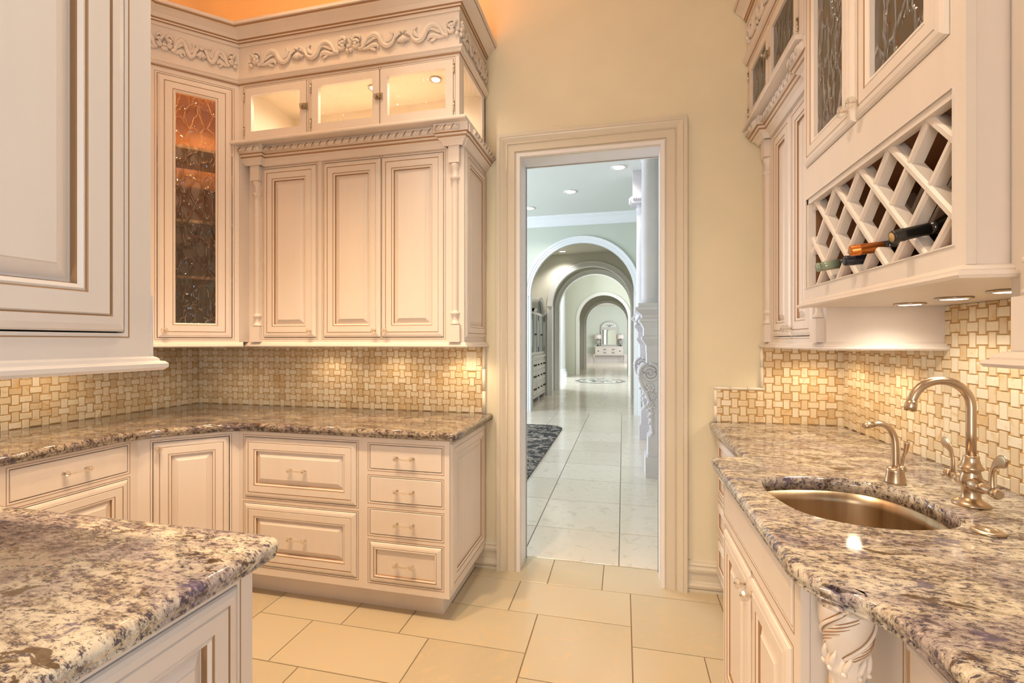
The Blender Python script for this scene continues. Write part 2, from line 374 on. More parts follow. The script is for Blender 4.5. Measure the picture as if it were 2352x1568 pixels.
def pilaster(parent, x0, x1, y, z0, z1, zb, zt):
    """plinth z0..zb, turned shaft, head block zt..z1; front stands .026 proud of y"""
    w = x1-x0; xc = (x0+x1)/2; r = w*.36; mb = MB()
    mb.box(x0, x1, y-.026, y+.002, z0, zb); mb.box(x0+.002, x1-.002, y-.028, y+.002, zt, z1)
    H = zt-zb
    prof = [(r*.8, zb), (r*1.15, zb+.004), (r*1.15, zb+.010), (r*.85, zb+.016), (r*.62, zb+.03), (r*.75, zb+.05), (r*1.1, zb+.058), (r*1.1, zb+.066), (r*.7, zb+.070),
            (r*.74, zb+.08), (r*.80, zt-.12), (r*.78, zt-.085), (r*1.12, zt-.080), (r*1.12, zt-.070), (r*.75, zt-.062), (r*.80, zt-.030), (r*1.1, zt-.018), (r*1.15, zt-.006), (r*1.0, zt)]
    mb.lathe(prof, 14, (xc, y-.002), 0, True)
    return mb.build('pilaster', None, parent)
CROWN = [(0, .0), (.006, 0), (.006, .018), (.014, .020), (.014, .028), (.020, .034), (.030, .052), (.050, .070), (.062, .076), (.062, .086), (.070, .088), (.070, .104), (0, .104)]
CROWNM = [0, 0, 1, 0, 1, 0, 0, 0, 1, 0, 0, 0]
BOTM = [(0, 0), (.020, 0), (.024, .006), (.022, .012), (.014, .014), (.014, .018), (.008, .024), (.002, .028), (0, .028)]
NECK = [(0, 0), (.004, 0), (.006, .008), (.014, .012), (.014, .018), (.022, .026), (.022, .036), (0, .042)]
def shift(p, dz): return [(o, z+dz) for o, z in p]
def rope(x0, x1, y, z, step=.046):
    """bead with raised leaf-and-dart carving"""
    n = max(1, round((x1-x0)/step)); st = (x1-x0)/n; tmp = MB(); r = .015
    tmp.tube([(x0, y, z), (x1, y, z)], r, 10)
    for i in range(n):
        c = x0+(i+.5)*st
        for k in (-1, 0, 1):
            tmp.tube([(c-.012+.004*k, y-r*.8, z-.009+.004*k), (c+.004+.005*k, y-r*1.12, z+.001*k), (c+.014, y-r*.95, z+.008-.003*abs(k))], [.0028, .0040, .0015], 5, 0)
        tmp.tube([(c-.020, y-r*.75, z-.012), (c-.010, y-r*1.1, z), (c-.004, y-r*.7, z+.013)], [.002, .0034, .002], 5, 1)
    return tmp
def turned(mb, fn):
    mb.v = [fn(p) for p in mb.v]; return mb
def joined(*mbs):
    o = MB()
    for m in mbs:
        k = len(o.v); o.v += m.v; o.f += [tuple(i+k for i in f) for f in m.f]; o.m += m.m; o.sm += m.sm
    return o
def spiral_pts(cx, cz, r0, r1, a0, turns, n=14):
    return [(cx+(r0+(r1-r0)*i/n)*math.cos(a0+turns*2*PI*i/n), cz+(r0+(r1-r0)*i/n)*math.sin(a0+turns*2*PI*i/n)) for i in range(n+1)]
def bez(pts, n=8):
    out = []; P = [pts[0]]+list(pts)+[pts[-1]]
    for i in range(1, len(P)-2):
        p0, p1, p2, p3 = (Vector(p) for p in P[i-1:i+3])
        for k in range(n):
            t_ = k/n; out.append(.5*((2*p1)+(p2-p0)*t_+(2*p0-5*p1+4*p2-p3)*t_*t_+(3*p1-p0-3*p2+p3)*t_**3))
    out.append(Vector(pts[-1])); return [tuple(v) for v in out]
def garland(mb, T, half=.315, s=1):
    """half a carved garland: scroll and flower at 0, shell at `half`; T maps (along, up, out) to 3d"""
    k = half/.315
    def st(pts, r0, r1, out=.010, n=7, rm=None):
        q = bez(pts, 5); N = len(q)
        rad = [(r0+(r1-r0)*i/(N-1)) if rm is None else (r0*(1-i/(N-1))**2+2*rm*(i/(N-1))*(1-i/(N-1))+r1*(i/(N-1))**2) for i in range(N)]
        mb.tube([T(a*k*s, b*1.12, out) for a, b in q], [r_*1.25 for r_ in rad], n)
        for sg in (-1, 1):
            off = []
            for i in range(N):
                d_ = Vector(q[min(i+1, N-1)])-Vector(q[max(i-1, 0)]); d_.normalize(); f_ = rad[i]*.95*sg*math.sin(PI*min(1, max(.08, i/(N-1))))
                off.append((q[i][0]-d_.y*f_, q[i][1]+d_.x*f_))
            mb.tube([T(a*k*s, b*1.12, out*1.25) for a, b in off], [max(.0016, r_*.62) for r_ in rad], 5)
    sp = spiral_pts(.040, -.004, .005, .026, PI*.3, 1.25, 16)
    mb.tube([T(a*k*s, b, .012) for a, b in sp], [.0092]*17, 6)
    mb.ball(T(.040*k*s, -.004, .014), .009)
    st([(.058, -.028), (.085, -.022), (.108, .012), (.145, .030), (.178, .014), (.198, -.018), (.225, -.034), (.255, -.022), (.272, .006), (.292, .024)], .007, .005, .011, 7, .013)
    st([(.080, -.018), (.112, -.004), (.150, .012), (.176, .004)], .004, .003, .010, 6, .007)
    st([(.070, -.028), (.105, -.030), (.140, -.020), (.165, -.022), (.172, -.036)], .004, .004, .009, 6, .012)
    st([(.120, -.028), (.145, -.040), (.160, -.044)], .004, .003, .009, 6, .006)
    st([(.200, .000), (.222, -.012), (.244, .000), (.252, .020), (.238, .034)], .003, .004, .009, 6, .009)
    st([(.262, -.008), (.285, .010), (.300, .030)], .004, .004, .012, 6, .006)
    st([(.015, .022), (.035, .040), (.060, .034), (.066, .018)], .005, .003, .010, 6, .008)
    for a in range(3): mb.ball(T((.012+.010*a)*k*s, .030-.008*a, .017), .0075)
    mb.ball(T(.010*k*s, -.030, .010), .012, sq=(1, 1, 1)); mb.ball(T(.004*k*s, -.010, .014), .010)
    for j in range(3):
        a = (half-.004-.016*j*k)*s; mb.tube([T(half*s, .004, .012), T((a+half*s)/2, -.018, .014), T(a, -.036+.006*j, .010)], [.005, .008, .006], 6)
    mb.ball(T(half*s, .018, .016), .009); mb.ball(T((half-.014)*s, .026, .014), .008); mb.ball(T((half-.018)*s, .012, .013), .006)

# ================================================================== THE SETTING
XL, XR, YF, ZC = -2.88, 1.085, 2.70, 3.90
OX0, OX1, OZ = -.585, .200, 2.415           # door opening (clear)
def structure(mb, name, mats): return mb.build(name, mats, None, 'structure')
mb = MB(); T_ = .02
mb.box(XL-.1, OX0-T_, YF, YF+.16, 0, ZC); mb.box(OX1+T_, XR+.1, YF, YF+.16, 0, ZC); mb.box(OX0-T_, OX1+T_, YF, YF+.16, OZ+T_, ZC)
structure(mb, 'wall_far', WALLP)
structure(MB().box(XL-.1, XL, -2.6, YF, 0, ZC), 'wall_left', WALLP)
mb = MB().box(XR, XR+.1, .1, YF, 0, ZC).box(XR, XR+.1, -2.6, -.9, 0, ZC).box(XR, XR+.1, -.9, .1, 0, 1.1).box(XR, XR+.1, -.9, .1, 2.35, ZC); structure(mb, 'wall_right', WALLP)
mb = MB()
for y in (-.9, -.43, .05): mb.box(XR+.02, XR+.06, y, y+.05, 1.1, 2.35)
for z in (1.1, 1.7, 2.30): mb.box(XR+.02, XR+.06, -.85, .05, z, z+.05)
structure(mb, 'window_2', WHITE)
mb = MB(); mb.box(XL-.1, -1.35, -2.7, -2.6, 0, ZC); mb.box(-.25, XR+.1, -2.7, -2.6, 0, ZC); mb.box(-1.35, -.25, -2.7, -2.6, 2.35, ZC)
structure(mb, 'wall_back', WALLP)
mb = MB()
for x in (-1.35, -.31): mb.box(x, x+.06, -2.7, -2.6, 0, 2.35)
mb.box(-1.29, -.31, -2.7, -2.6, 2.29, 2.35); structure(mb, 'door_2', WHITE)
structure(MB().box(XL-.1, XR+.1, -2.7, YF+.16, ZC, ZC+.1), 'ceiling', CEILP)
# kitchen floor: grout bed with laid stone tiles
fl = structure(MB().box(XL-.1, XR+.1, -2.7, 2.885, -.10, -.004), 'floor', FGROUT)
U = .149; OX, OY = -.558, 2.285; tile_cache = {}
def slab_mesh(w, h, gap, th, mat, key, ch=.0015):
    k = (round(w, 4), round(h, 4), key)
    if k not in tile_cache:
        a, b = w/2-gap/2, h/2-gap/2; t = MB()
        A = [(-a, -b, -th), (a, -b, -th), (a, b, -th), (-a, b, -th)]; B = [(-a, -b, -ch), (a, -b, -ch), (a, b, -ch), (-a, b, -ch)]
        C = [(-a+ch, -b+ch, 0), (a-ch, -b+ch, 0), (a-ch, b-ch, 0), (-a+ch, b-ch, 0)]
        for P, Q in ((A, B), (B, C)): t.add(P+Q, [(i, (i+1) % 4, 4+(i+1) % 4, 4+i) for i in range(4)])
        t.add(C, [(0, 1, 2, 3)]); tile_cache[k] = t.mesh(key, [mat])
    return tile_cache[k]
def lay(x0, x1, y0, y1, bx, parent, mat, key, name='floor_tile'):
    x0, x1, y0, y1 = max(x0, bx[0]), min(x1, bx[1]), max(y0, bx[2]), min(y1, bx[3])
    if x1-x0 < .02 or y1-y0 < .02: return
    o = link(slab_mesh(x1-x0, y1-y0, .0045 if key == 'floor_tile' else .006, .012, mat, key), name, parent); o.location = ((x0+x1)/2, (y0+y1)/2, 0)
KB = (XL, XR, -1.2, 2.885)
for i in range(-20, 21):
    for j in range(-20, 21):
        px, py = 3*i-6*j, 2*i+3*j
        for (ax, ay, w, h) in ((0, 0, 4, 2), (-2, 0, 2, 2), (4, -1, 3, 3)):
            lay(OX+U*(px+ax), OX+U*(px+ax+w), OY+U*(py+ay), OY+U*(py+ay+h), KB, fl, FTILE, 'floor_tile')
structure(MB().box(XL, XR, -2.6, -1.2, -.004, 0), 'floor_rear', FTILE)
# door lining, casing and baseboards
mb = MB(); mb.box(OX0-T_, OX0, 2.678, 2.882, 0, OZ+T_); mb.box(OX1, OX1+T_, 2.678, 2.882, 0, OZ+T_); mb.box(OX0, OX1, 2.678, 2.882, OZ, OZ+T_)
structure(mb, 'door_1', simple('white_jamb_paint', (.80, .77, .78), .35))
CAS = [(-.004, 0), (-.004, .010), (.004, .013), (.008, .011), (.010, .013), (.030, .013), (.0305, .021), (.072, .021), (.0725, .026), (.078, .022), (.084, .020), (.105, .030), (.112, .032), (.1125, .029), (.116, .032), (.135, .032), (.135, 0)]
def casing(y, sgn, name, mat):
    m_ = MB().sweep([(OX1, 0), (OX1, OZ), (OX0, OZ), (OX0, 0)], CAS, 0)
    turned(m_, lambda p: (p[0], y-sgn*p[2]*1.25, p[1])); return structure(m_, name, mat)
casing(YF, 1, 'trim_1', CREAMTRIM); casing(YF+.16, -1, 'trim_2', WHITE)
BASE = [(0, 0), (.022, 0), (.022, .012), (.016, .014), (.024, .022), (.026, .034), (.020, .044), (.018, .052), (.014, .055), (.014, .100), (.022, .106), (.024, .120), (.018, .130), (.016, .138), (.020, .142), (.012, .152), (.010, .160), (0, .166)]
structure(MB().sweep([(-.90, YF), (OX0-.135, YF)], BASE, 0), 'baseboard_far', CREAMTRIM)
structure(MB().sweep([(OX1+.135, YF), (.52, YF)], BASE, 0), 'baseboard_right', CREAMTRIM)

# ================================================================== MOSAIC BACKSPLASHES
CELL = .0412
def mosaic_mesh(w, h):
    k = ('mos', round(w, 3), round(h, 3))
    if k not in tile_cache:
        t = MB(); a, b, c = w/2, h/2, .0012; P = lambda i, y: [(-a+i, y, -b+i), (a-i, y, -b+i), (a-i, y, b-i), (-a+i, y, b-i)]
        for A, B in ((P(0, .003), P(0, -.0030)), (P(0, -.0030), P(c, -.0042))): t.add(A+B, [(i, (i+1) % 4, 4+(i+1) % 4, 4+i) for i in range(4)])
        t.add(P(c, -.0042), [(0, 1, 2, 3)]); tile_cache[k] = t.mesh('mosaic_tile', [MOSAIC])
    return tile_cache[k]
def backsplash(label, loc, rz, rects, near, trims=(), holes=(), phase=(0, 0)):
    """rects in local (x0, x1, z0, z1); face at local y = 0"""
    t = thing('mosaic_backsplash', label, 'backsplash', loc, rz)
    g = MB()
    for r in rects: g.box(r[0], r[1], 0, .008, r[2], r[3])
    g.build('grout', GROUT, t)
    cells = []
    x0 = min(r[0] for r in rects); x1 = max(r[1] for r in rects); z0 = min(r[2] for r in rects); z1 = max(r[3] for r in rects)
    for i in range(int((x1-x0)/CELL)+2):
        for j in range(int((z1-z0)/CELL)+2):
            cx, cz = x0+(i+phase[0])*CELL, z0+(j+phase[1])*CELL
            w, h = (.0475, .0285) if (i+j) % 2 else (.0275, .0475)
            for r in rects:
                a, b, c, d = max(cx-w/2, r[0]), min(cx+w/2, r[1]), max(cz-h/2, r[2]), min(cz+h/2, r[3])
                if b-a > .006 and d-c > .006:
                    mx, mz = (a+b)/2, (c+d)/2
                    if any(q[0] < mx < q[1] and q[2] < mz < q[3] for q in holes): continue
                    cells.append((mx, mz, b-a, d-c))
    cells.sort(key=lambda c: (c[0]-near[0])**2+(c[1]-near[1])**2)
    for (mx, mz, w, h) in cells[:300]:
        o = link(mosaic_mesh(w, h), 'mosaic_tile', t); o.location = (mx, 0, mz)
    if len(cells) > 300:
        m_ = MB()
        for (mx, mz, w, h) in cells[300:]:
            me = mosaic_mesh(w, h); vs = [(v.co.x+mx, v.co.y, v.co.z+mz) for v in me.vertices]
            m_.add(vs, [tuple(p.vertices) for p in me.polygons])
        m_.build('mosaic_field', MOSAICI, t, 'stuff')
    for (a, b, c, d) in trims:
        q = MB(); 
        if d-c > b-a: q.tube([((a+b)/2, -.001, c), ((a+b)/2, -.001, d)], (b-a)/2, 10)
        else: q.tube([(a, -.001, (c+d)/2), (b, -.001, (c+d)/2)], (d-c)/2, 10)
        q.build('pencil_trim', simple('ivory_pencil_tile', (.86, .79, .68), .2) if 'ivory_pencil_tile' not in bpy.data.materials else bpy.data.materials['ivory_pencil_tile'], t)
    return t
CT = .914
def vtrim(x, z0, z1, n, w=.022): return [(x-w/2, x+w/2, z0+(z1-z0)*i/n+.0006, z0+(z1-z0)*(i+1)/n-.0006) for i in range(n)]
def htrim(z, x0, x1, n, w=.015): return [(x0+(x1-x0)*i/n+.0006, x0+(x1-x0)*(i+1)/n-.0006, z-w/2, z+w/2) for i in range(n)]
backsplash('honey basketweave mosaic backsplash above the long drawer counter with the wall switch', (0, 2.691, 0), 0, [(-2.870, -.818, CT, 1.312)], (-.9, 1.1),
           vtrim(-.806, CT, 1.31, 3), [(-.917, -.850, 1.165, 1.28)], (.3, .45))
backsplash('honey basketweave mosaic backsplash on the side wall behind the corner counter', (XL+.009, 0, 0), PI/2, [(.55, 2.6905, CT, 1.312)], (1.3, 1.1), (), (), (.2, .45))
backsplash('stepped mosaic backsplash with pencil trim between doorway wall and sink corner', (0, 2.691, 0), 0, [(.484, .711, CT, 1.085), (.711, 1.0755, CT, 1.312)], (.7, 1.1),
           vtrim(.4785, CT, 1.085, 2, .016)+htrim(1.0925, .471, .714, 3, .016)+vtrim(.7045, 1.10, 1.312, 2, .016), (), (.15, .45))
backsplash('tall honey mosaic backsplash behind the gooseneck faucet and under the wine rack', (1.076, 0, 0), -PI/2, [(-2.6905, -1.911, CT, 1.31), (-1.911, -1.083, CT, 1.462), (-1.083, -.2, CT, 1.31)], (-1.2, 1.2), (), (), (.1, .45))

# ================================================================== BASE CABINETS
BZ0, BZ1 = .12, .872
def base(label, loc, rz, w, depth, ops, toe=.075, group=None, name='base_cabinet', toe_x=(0, 0), hollow=False):
    t = thing(name, label, 'cabinet', loc, rz, group)
    mb = MB(); face_frame(mb, 0, w, BZ0, BZ1, ops); mb.shell(0, w, .02, depth, BZ0, .64 if hollow else BZ1)
    if hollow: mb.box(0, .018, .02, depth, .64, BZ1); mb.box(w-.018, w, .02, depth, .64, BZ1); mb.box(.018, w-.018, .02, .022, .64, BZ1); mb.box(.018, w-.018, depth-.01, depth, .64, BZ1)
    mb.build('body', None, t)
    k = MB().box(toe_x[0], w-toe_x[1], toe, depth, 0, BZ0); k.build('toe_kick', WOOD, t)
    return t
# far wall: wide pair of drawers, then a stack of four
FY = 2.10
ox = -1.983
o1 = [(.035, .697, .522, .840), (.035, .697, .166, .490)]
c = base('cream base cabinet with two wide raised-panel drawers beside the corner door', (ox, FY, 0), 0, .733, .595, o1)
drawer(c, *o1[0], prof=RAISED); drawer(c, *o1[1], prof=RAISED)
o2 = [(.033, .415, .713, .834), (.033, .415, .552, .676), (.033, .415, .392, .515), (.033, .415, .160, .358)]
c = base('cream base cabinet with a stack of four small drawers beside the doorway', (-1.25, FY, 0), 0, .45, .595, o2, toe_x=(0, .06))
for o in o2[:3]: drawer(c, *o)
drawer(c, *o2[3], prof=SUNK)
e = MB().panel(0, .56, .15, .852, scaled(RAISED, 1.0), 0, .004); turned(e, lambda p: (.45-p[1]+.001, .018+p[0], p[2])); e.build('end_panel', None, c)
# diagonal corner
L = .3*math.sqrt(2)
od = [(.057, L-.042, .160, .846)]
c = base('cream diagonal corner base cabinet with a single raised-panel door', (-2.283, 1.80, 0), PI/4, L, .40, od)
door(c, *od[0], kn=(.083, .812))
# left wall run
ol = [(.41, .855, .722, .850), (.41, .855, .160, .690)]
c = base('cream base cabinet along the tiled side wall with one drawer over a door', (-2.283, .90, 0), PI/2, .90, .585, ol)
drawer(c, *ol[0]); door(c, *ol[1], kn=(.44, .65))
# peninsula in the foreground
c = thing('peninsula_cabinet', 'pale foreground peninsula cabinet with a raised end panel under thick granite', 'cabinet', (-.76, .20, 0), PI/2)
opn = [(.04, .60, .17, .850)]
mb = MB(); face_frame(mb, 0, .64, BZ0, BZ1, opn); mb.shell(0, .64, .02, 1.50, BZ0, BZ1); mb.build('body', None, c)
MB().box(.0, .57, .07, 1.5, 0, BZ0).build('toe_kick', WOOD, c)
door(c, *opn[0], prof=[(i, h*1.2, m) for i, h, m in RAISED], name='end_panel')
# right wall: far drawers, sink base standing proud, near run
orr = [(.06, .80, .72, .84), (.06, .80, .55, .68), (.06, .80, .36, .51), (.06, .80, .16, .32)]
c = base('cream base cabinet with a stack of drawers between doorway wall and sink cabinet', (.48, 2.668, 0), -PI/2, .875, .60, orr)
for o in orr: drawer(c, *o, prof=SUNK)
osk = [(.02, .70, .742, .850), (.035, .377, .160, .697), (.380, .695, .160, .697)]
c = base('cream sink cabinet standing proud with two raised-panel doors and a false drawer front', (.345, 1.792, 0), -PI/2, .739, .735, osk, hollow=True)
door(c, *osk[0], prof=[(0, 0, 0), (.002, .002, 0)], name='false_front')
door(c, *osk[1], kn=(.345, .655)); door(c, *osk[2], kn=(.412, .655))
s_ = MB().box(.7395, .744, 0, .016, BZ0, BZ1).box(.7395, .741, .0185, .115, BZ0, BZ1); s_.build('side_panel', None, c)
onr = [(.13, .80, .16, .849)]
c = base('cream base cabinet under the granite on the near side of the carved column', (.46, 1.046, 0), -PI/2, 1.60, .62, onr)
door(c, *onr[0], prof=[(0, 0, 0), (.004, .004, 0), (.010, .006, 0), (.013, .003, 1), (.02, .003, 0)])

# ================================================================== GRANITE WORKTOPS
def inset_ring(P, d):
    n = len(P); out = []
    for i in range(n):
        a, p, c_ = Vector(P[i-1]), Vector(P[i]), Vector(P[(i+1) % n]); d1 = (p-a).normalized(); d2 = (c_-p).normalized()
        n1 = Vector((-d1.y, d1.x)); n2 = Vector((-d2.y, d2.x)); m_ = n1+n2; m_ = m_*2/max(.3, m_.length_squared); out.append((p.x+m_.x*d, p.y+m_.y*d))
    return out
def rounded(P, r):
    """P: (x, y, radius-or-None); corners rounded"""
    out = []; n = len(P)
    for i in range(n):
        p = Vector(P[i][:2]); rr = P[i][2] if len(P[i]) > 2 else r
        if not rr: out.append(tuple(p)); continue
        a = (Vector(P[i-1][:2])-p).normalized(); b = (Vector(P[(i+1) % n][:2])-p).normalized()
        for k in range(7):
            t_ = k/6; out.append(tuple((p+a*rr)*(1-t_)**2+p*2*t_*(1-t_)+(p+b*rr)*t_*t_))
    return out
EDGE = [(.020, 0), (.010, -.0015), (.004, -.006), (.001, -.012), (0, -.018), (.0015, -.025), (.005, -.0285), (.006, -.031), (.004, -.033), (.006, -.038), (.012, -.042)]
def worktop(name, label, P, hole=None, mat=None):
    """P counter-clockwise outline"""
    mb = MB(); rings = [[(x, y, CT+z) for x, y in inset_ring(P, i)] for i, z in EDGE]; n = len(P)
    for A, B in zip(rings, rings[1:]): mb.add(A+B, [(k, (k+1) % n, n+(k+1) % n, n+k) for k in range(n)], 0, True)
    top = [Vector(p) for p in rings[0]]; loops = [top]
    if hole:
        h = [Vector((x, y, CT)) for x, y in hole]; loops.append(h); q = len(h)
        lo = [(x, y, CT-.042) for x, y in hole]; mb.add([tuple(v) for v in h]+lo, [(k, (k+1) % q, q+(k+1) % q, q+k) for k in range(q)], 0, True)
    flat = [v for l in loops for v in l]
    for tri in tessellate_polygon(loops): mb.add([tuple(flat[i]) for i in tri], [(0, 1, 2)])
    bot = [Vector(p) for p in rings[-1]]; bl = [bot]
    if hole: bl.append([Vector(p) for p in lo])
    fb = [v for l in bl for v in l]
    for tri in tessellate_polygon(bl): mb.add([tuple(fb[i]) for i in tri], [(0, 1, 2)])
    return tag(mb.build(name, mat or GRANITE), label, 'countertop')
P = rounded([(-2.890, .905, 0), (-2.255, .905, 0), (-2.255, 1.775, .10), (-1.975, 2.065, .10), (-.752, 2.065, .035), (-.752, 2.711, 0), (-2.890, 2.711, 0)], 0)
worktop('granite_worktop', 'polished brown granite worktop wrapping the corner below the honey mosaic', P, None, GRANITEB)
P = rounded([(-2.890, .16, 0), (-.722, .16, .02), (-.722, .898, .045), (-2.890, .898, 0)], 0)
worktop('granite_worktop', 'polished grey and cream granite peninsula top with a rounded corner', P)
SINK = [(.408, 1.560), (.425, 1.605), (.470, 1.635), (.560, 1.660), (.650, 1.665), (.720, 1.640), (.770, 1.575), (.795, 1.480), (.795, 1.400), (.782, 1.330), (.745, 1.285), (.690, 1.258), (.620, 1.240), (.555, 1.242), (.495, 1.262), (.450, 1.292), (.420, 1.345), (.402, 1.430), (.399, 1.500)]
def smooth_loop(P, n=4):
    out = []; N = len(P)
    for i in range(N):
        p0, p1, p2, p3 = (Vector(P[(i+k) % N]) for k in (-1, 0, 1, 2))
        for k in range(n):
            t_ = k/n; out.append(tuple(.5*((2*p1)+(p2-p0)*t_+(2*p0-5*p1+4*p2-p3)*t_*t_+(3*p1-p0-3*p2+p3)*t_**3)))
    return out
SINK = smooth_loop(SINK)
P = rounded([(1.096, 2.711, 0), (.447, 2.711, .02), (.437, 1.905, .02), (.315, 1.882, .035), (.312, .955, .09), (.418, .895, .09), (.432, .74, .05), (.432, -.55, 0), (1.096, -.55, 0)], 0)
worktop('granite_worktop', 'polished purple and cream granite worktop with the undermounted sink cut out', P, SINK)
# sink bowl
mb = MB(); n = len(SINK); cx = sum(p[0] for p in SINK)/n; cy = sum(p[1] for p in SINK)/n
prof = [(1.03, -.0425), (1.0, -.043), (.985, -.075), (.955, -.17), (.90, -.205), (.80, -.222), (.12, -.232)]
rings = [[(cx+(x-cx)*k, cy+(y-cy)*k, CT+z) for x, y in SINK] for k, z in prof]
for A, B in zip(rings, rings[1:]): mb.add(A+B, [(k, (k+1) % n, n+(k+1) % n, n+k) for k in range(n)], 0, True)
sk = thing('undermount_sink', 'brushed steel undermount bar sink with a curved D shaped bowl', 'sink', (0, 0, 0))
mb.build('bowl', STEEL, sk); mb = MB().lathe([(.042, CT-.236), (.045, CT-.229), (.030, CT-.227), (.028, CT-.232), (.004, CT-.233)], 20, (cx, cy)); mb.build('drain', CHROME, sk)

# ================================================================== WALL CABINETS
UZ0 = 1.337                                   # underside of the doors' frame; moulding hangs below
def puck(label, loc, power, color=WARM, r=.032, group=None, down=True, spot=2.3, glow=None):
    t = thing('puck_light', label, 'light', loc, 0, group)
    MB().lathe([(r+.012, 0), (r+.012, -.004), (r+.004, -.006), (r, -.004)], 20).build('rim', CHROME, t)
    MB().lathe([(r, -.0035), (r*.98, -.005), (.002, -.0055)], 20).build('lens', glow or LAMPG, t)
    lamp(t, (0, 0, -.012), power, color, .02, spot=spot); return t
def upper(label, loc, rz, w, depth, doors, pil, gdoors, glass, end_open, lat, path_up, path_led, path_bot, gar, knobs, hinges, end_panel=False):
    """pilastered wall cabinet: doors below, ledge, glazed doors, carved frieze and crown"""
    t = thing('upper_cabinet', label, 'cabinet', loc, rz)
    D = -.075                                # upper tier stands proud
    Z = dict(led=2.445, g0=2.462, g1=2.785, fr=2.825, cr=3.0, top=3.10)
    mb = MB(); face_frame(mb, 0, w, UZ0, 2.345, [(*d, 1.361, 2.333) for d in doors]); mb.shell(0, w, .02, depth, UZ0, 2.345); mb.build('body', None, t)
    for d, k in zip(doors, knobs): door(t, *d, 1.361, 2.333, kn=k)
    if end_open: MB().box(-.02, 0, D+.002, depth, UZ0, 2.45).build('return_panel', None, t)
    # fascia under the ledge, breaking forward over the pilasters
    fa = MB(); pts = [(0, 0)]
    fas = [(0, 2.345), (.010, 2.345), (.012, 2.352), (.020, 2.366), (.034, 2.378), (.036, 2.386), (.042, 2.388), (.042, 2.394), (.048, 2.400), (.048, 2.445), (0, 2.445)]
    fm = [0, 0, 0, 0, 1, 0, 0, 1, 0, 0]
    pth = [(0, 0)]
    for (a, b) in pil: pth += [(a-.012, 0), (a-.012, -.028), (b+.012, -.028), (b+.012, 0)]
    pth += [(w, 0)]+([(w, depth)] if end_open else [])
    pth = [p for i, p in enumerate(pth) if i == 0 or (Vector(p)-Vector(pth[i-1])).length > .003]
    fa.sweep(pth, fas, 0, fm)
    fa.box(0, w, 0, depth, 2.345, 2.445)
    fa.build('fascia_moulding', None, t)
    ro = [rope(0, w, -.048, 2.418)]
    for (a, b) in pil: ro.append(rope(max(.0, a-.05), min(w, b+.05), -.076, 2.418, .05))
    if end_open: ro.append(turned(rope(0, depth, -.048, 2.418), lambda p: (w-p[1], p[0], p[2])))
    joined(*ro).build('carved_rope_moulding', None, t)
    for (a, b) in pil: pilaster(t, a, b, 0, UZ0, 2.348, 1.425, 2.262)
    # ledge
    MB().sweep(path_led, [(-.08, 2.443), (.0, 2.443), (.003, 2.447), (.003, 2.455), (0, 2.460), (-.08, 2.460)], 0).build('ledge', None, t)
    # glazed tier: an open box with panes
    g = MB(); ops = [(*q, 2.475, 2.765) for q in gdoors]
    face_frame(g, 0, w, Z['led']+.014, 2.79, ops, D, .02)
    g.box(0, w, D+.02, depth, 2.445, 2.462, 2); g.box(0, w, D+.02, depth, 2.80, 2.82, 2); g.box(0, w, depth-.015, depth, 2.46, 2.80, 2); g.box(0, .015, D+.02, depth, 2.46, 2.80, 2)
    if end_open:
        g.box(w-.02, w, D+.02, D+.07, 2.46, 2.80); g.box(w-.02, w, depth-.06, depth, 2.46, 2.80); g.box(w-.02, w, D+.07, depth-.06, 2.46, 2.50); g.box(w-.02, w, D+.07, depth-.06, 2.765, 2.80)
    else: g.box(w-.015, w, D+.02, depth, 2.46, 2.80, 2)
    g.box(0, w, D, depth, 2.82, 3.0)
    g.build('glazed_tier', [WOOD, GLAZE, INSIDE], t)
    for q, hx, l in zip(gdoors, hinges, lat): glass_door(t, *q, 2.475, 2.765, D, .040, glass, None, None, l, hx)
    if end_open:
        q = MB(); q.add([(w-.01, D+.07, 2.50), (w-.01, depth-.06, 2.50), (w-.01, depth-.06, 2.765), (w-.01, D+.07, 2.765)], [(0, 1, 2, 3)]); q.build('end_pane', GLASS, t)
        e = MB().panel(0, depth-.025, 1.361, 2.333, scaled(RAISED, .88), 0, .004); turned(e, lambda p: (w-p[1]+.001, .018+p[0], p[2])); e.build('end_panel', None, t)
    MB().sweep(path_up, shift(NECK, 2.783), 0, [0, 1, 0, 0, 0, 0, 0]).build('neck_moulding', None, t)
    MB().sweep(path_up, shift(CROWN, 2.998), 0, CROWNM).build('crown_moulding', None, t)
    MB().sweep(path_bot, shift(BOTM, UZ0-.028), 0).build('bottom_moulding', None, t)
    MB().box(0, w, .003, depth, UZ0-.026, UZ0).build('bottom_panel', WOOD, t)
    m_ = MB(); gar(m_, D); m_.build('carved_garland', None, t)
    return t
GZ = 2.912
w = 1.315; D = -.075; dep = .383
def gar_far(mb, D):
    T = lambda c: (lambda a, b, o: (c+a, D-o+.004, GZ+b))
    for c in (.075, .7, 1.315):
        if c < 1.3: garland(mb, T(c), .3125, 1)
        if c > .1: garland(mb, T(c), .3125 if c < 1.3 else .3025, -1)
    E_ = lambda a, b, o: (w+o-.004, D+a, GZ+b); garland(mb, E_, .225, 1)
    E2 = lambda a, b, o: (w+o-.004, D+.45+a, GZ+b); garland(mb, E2, .225, -1)
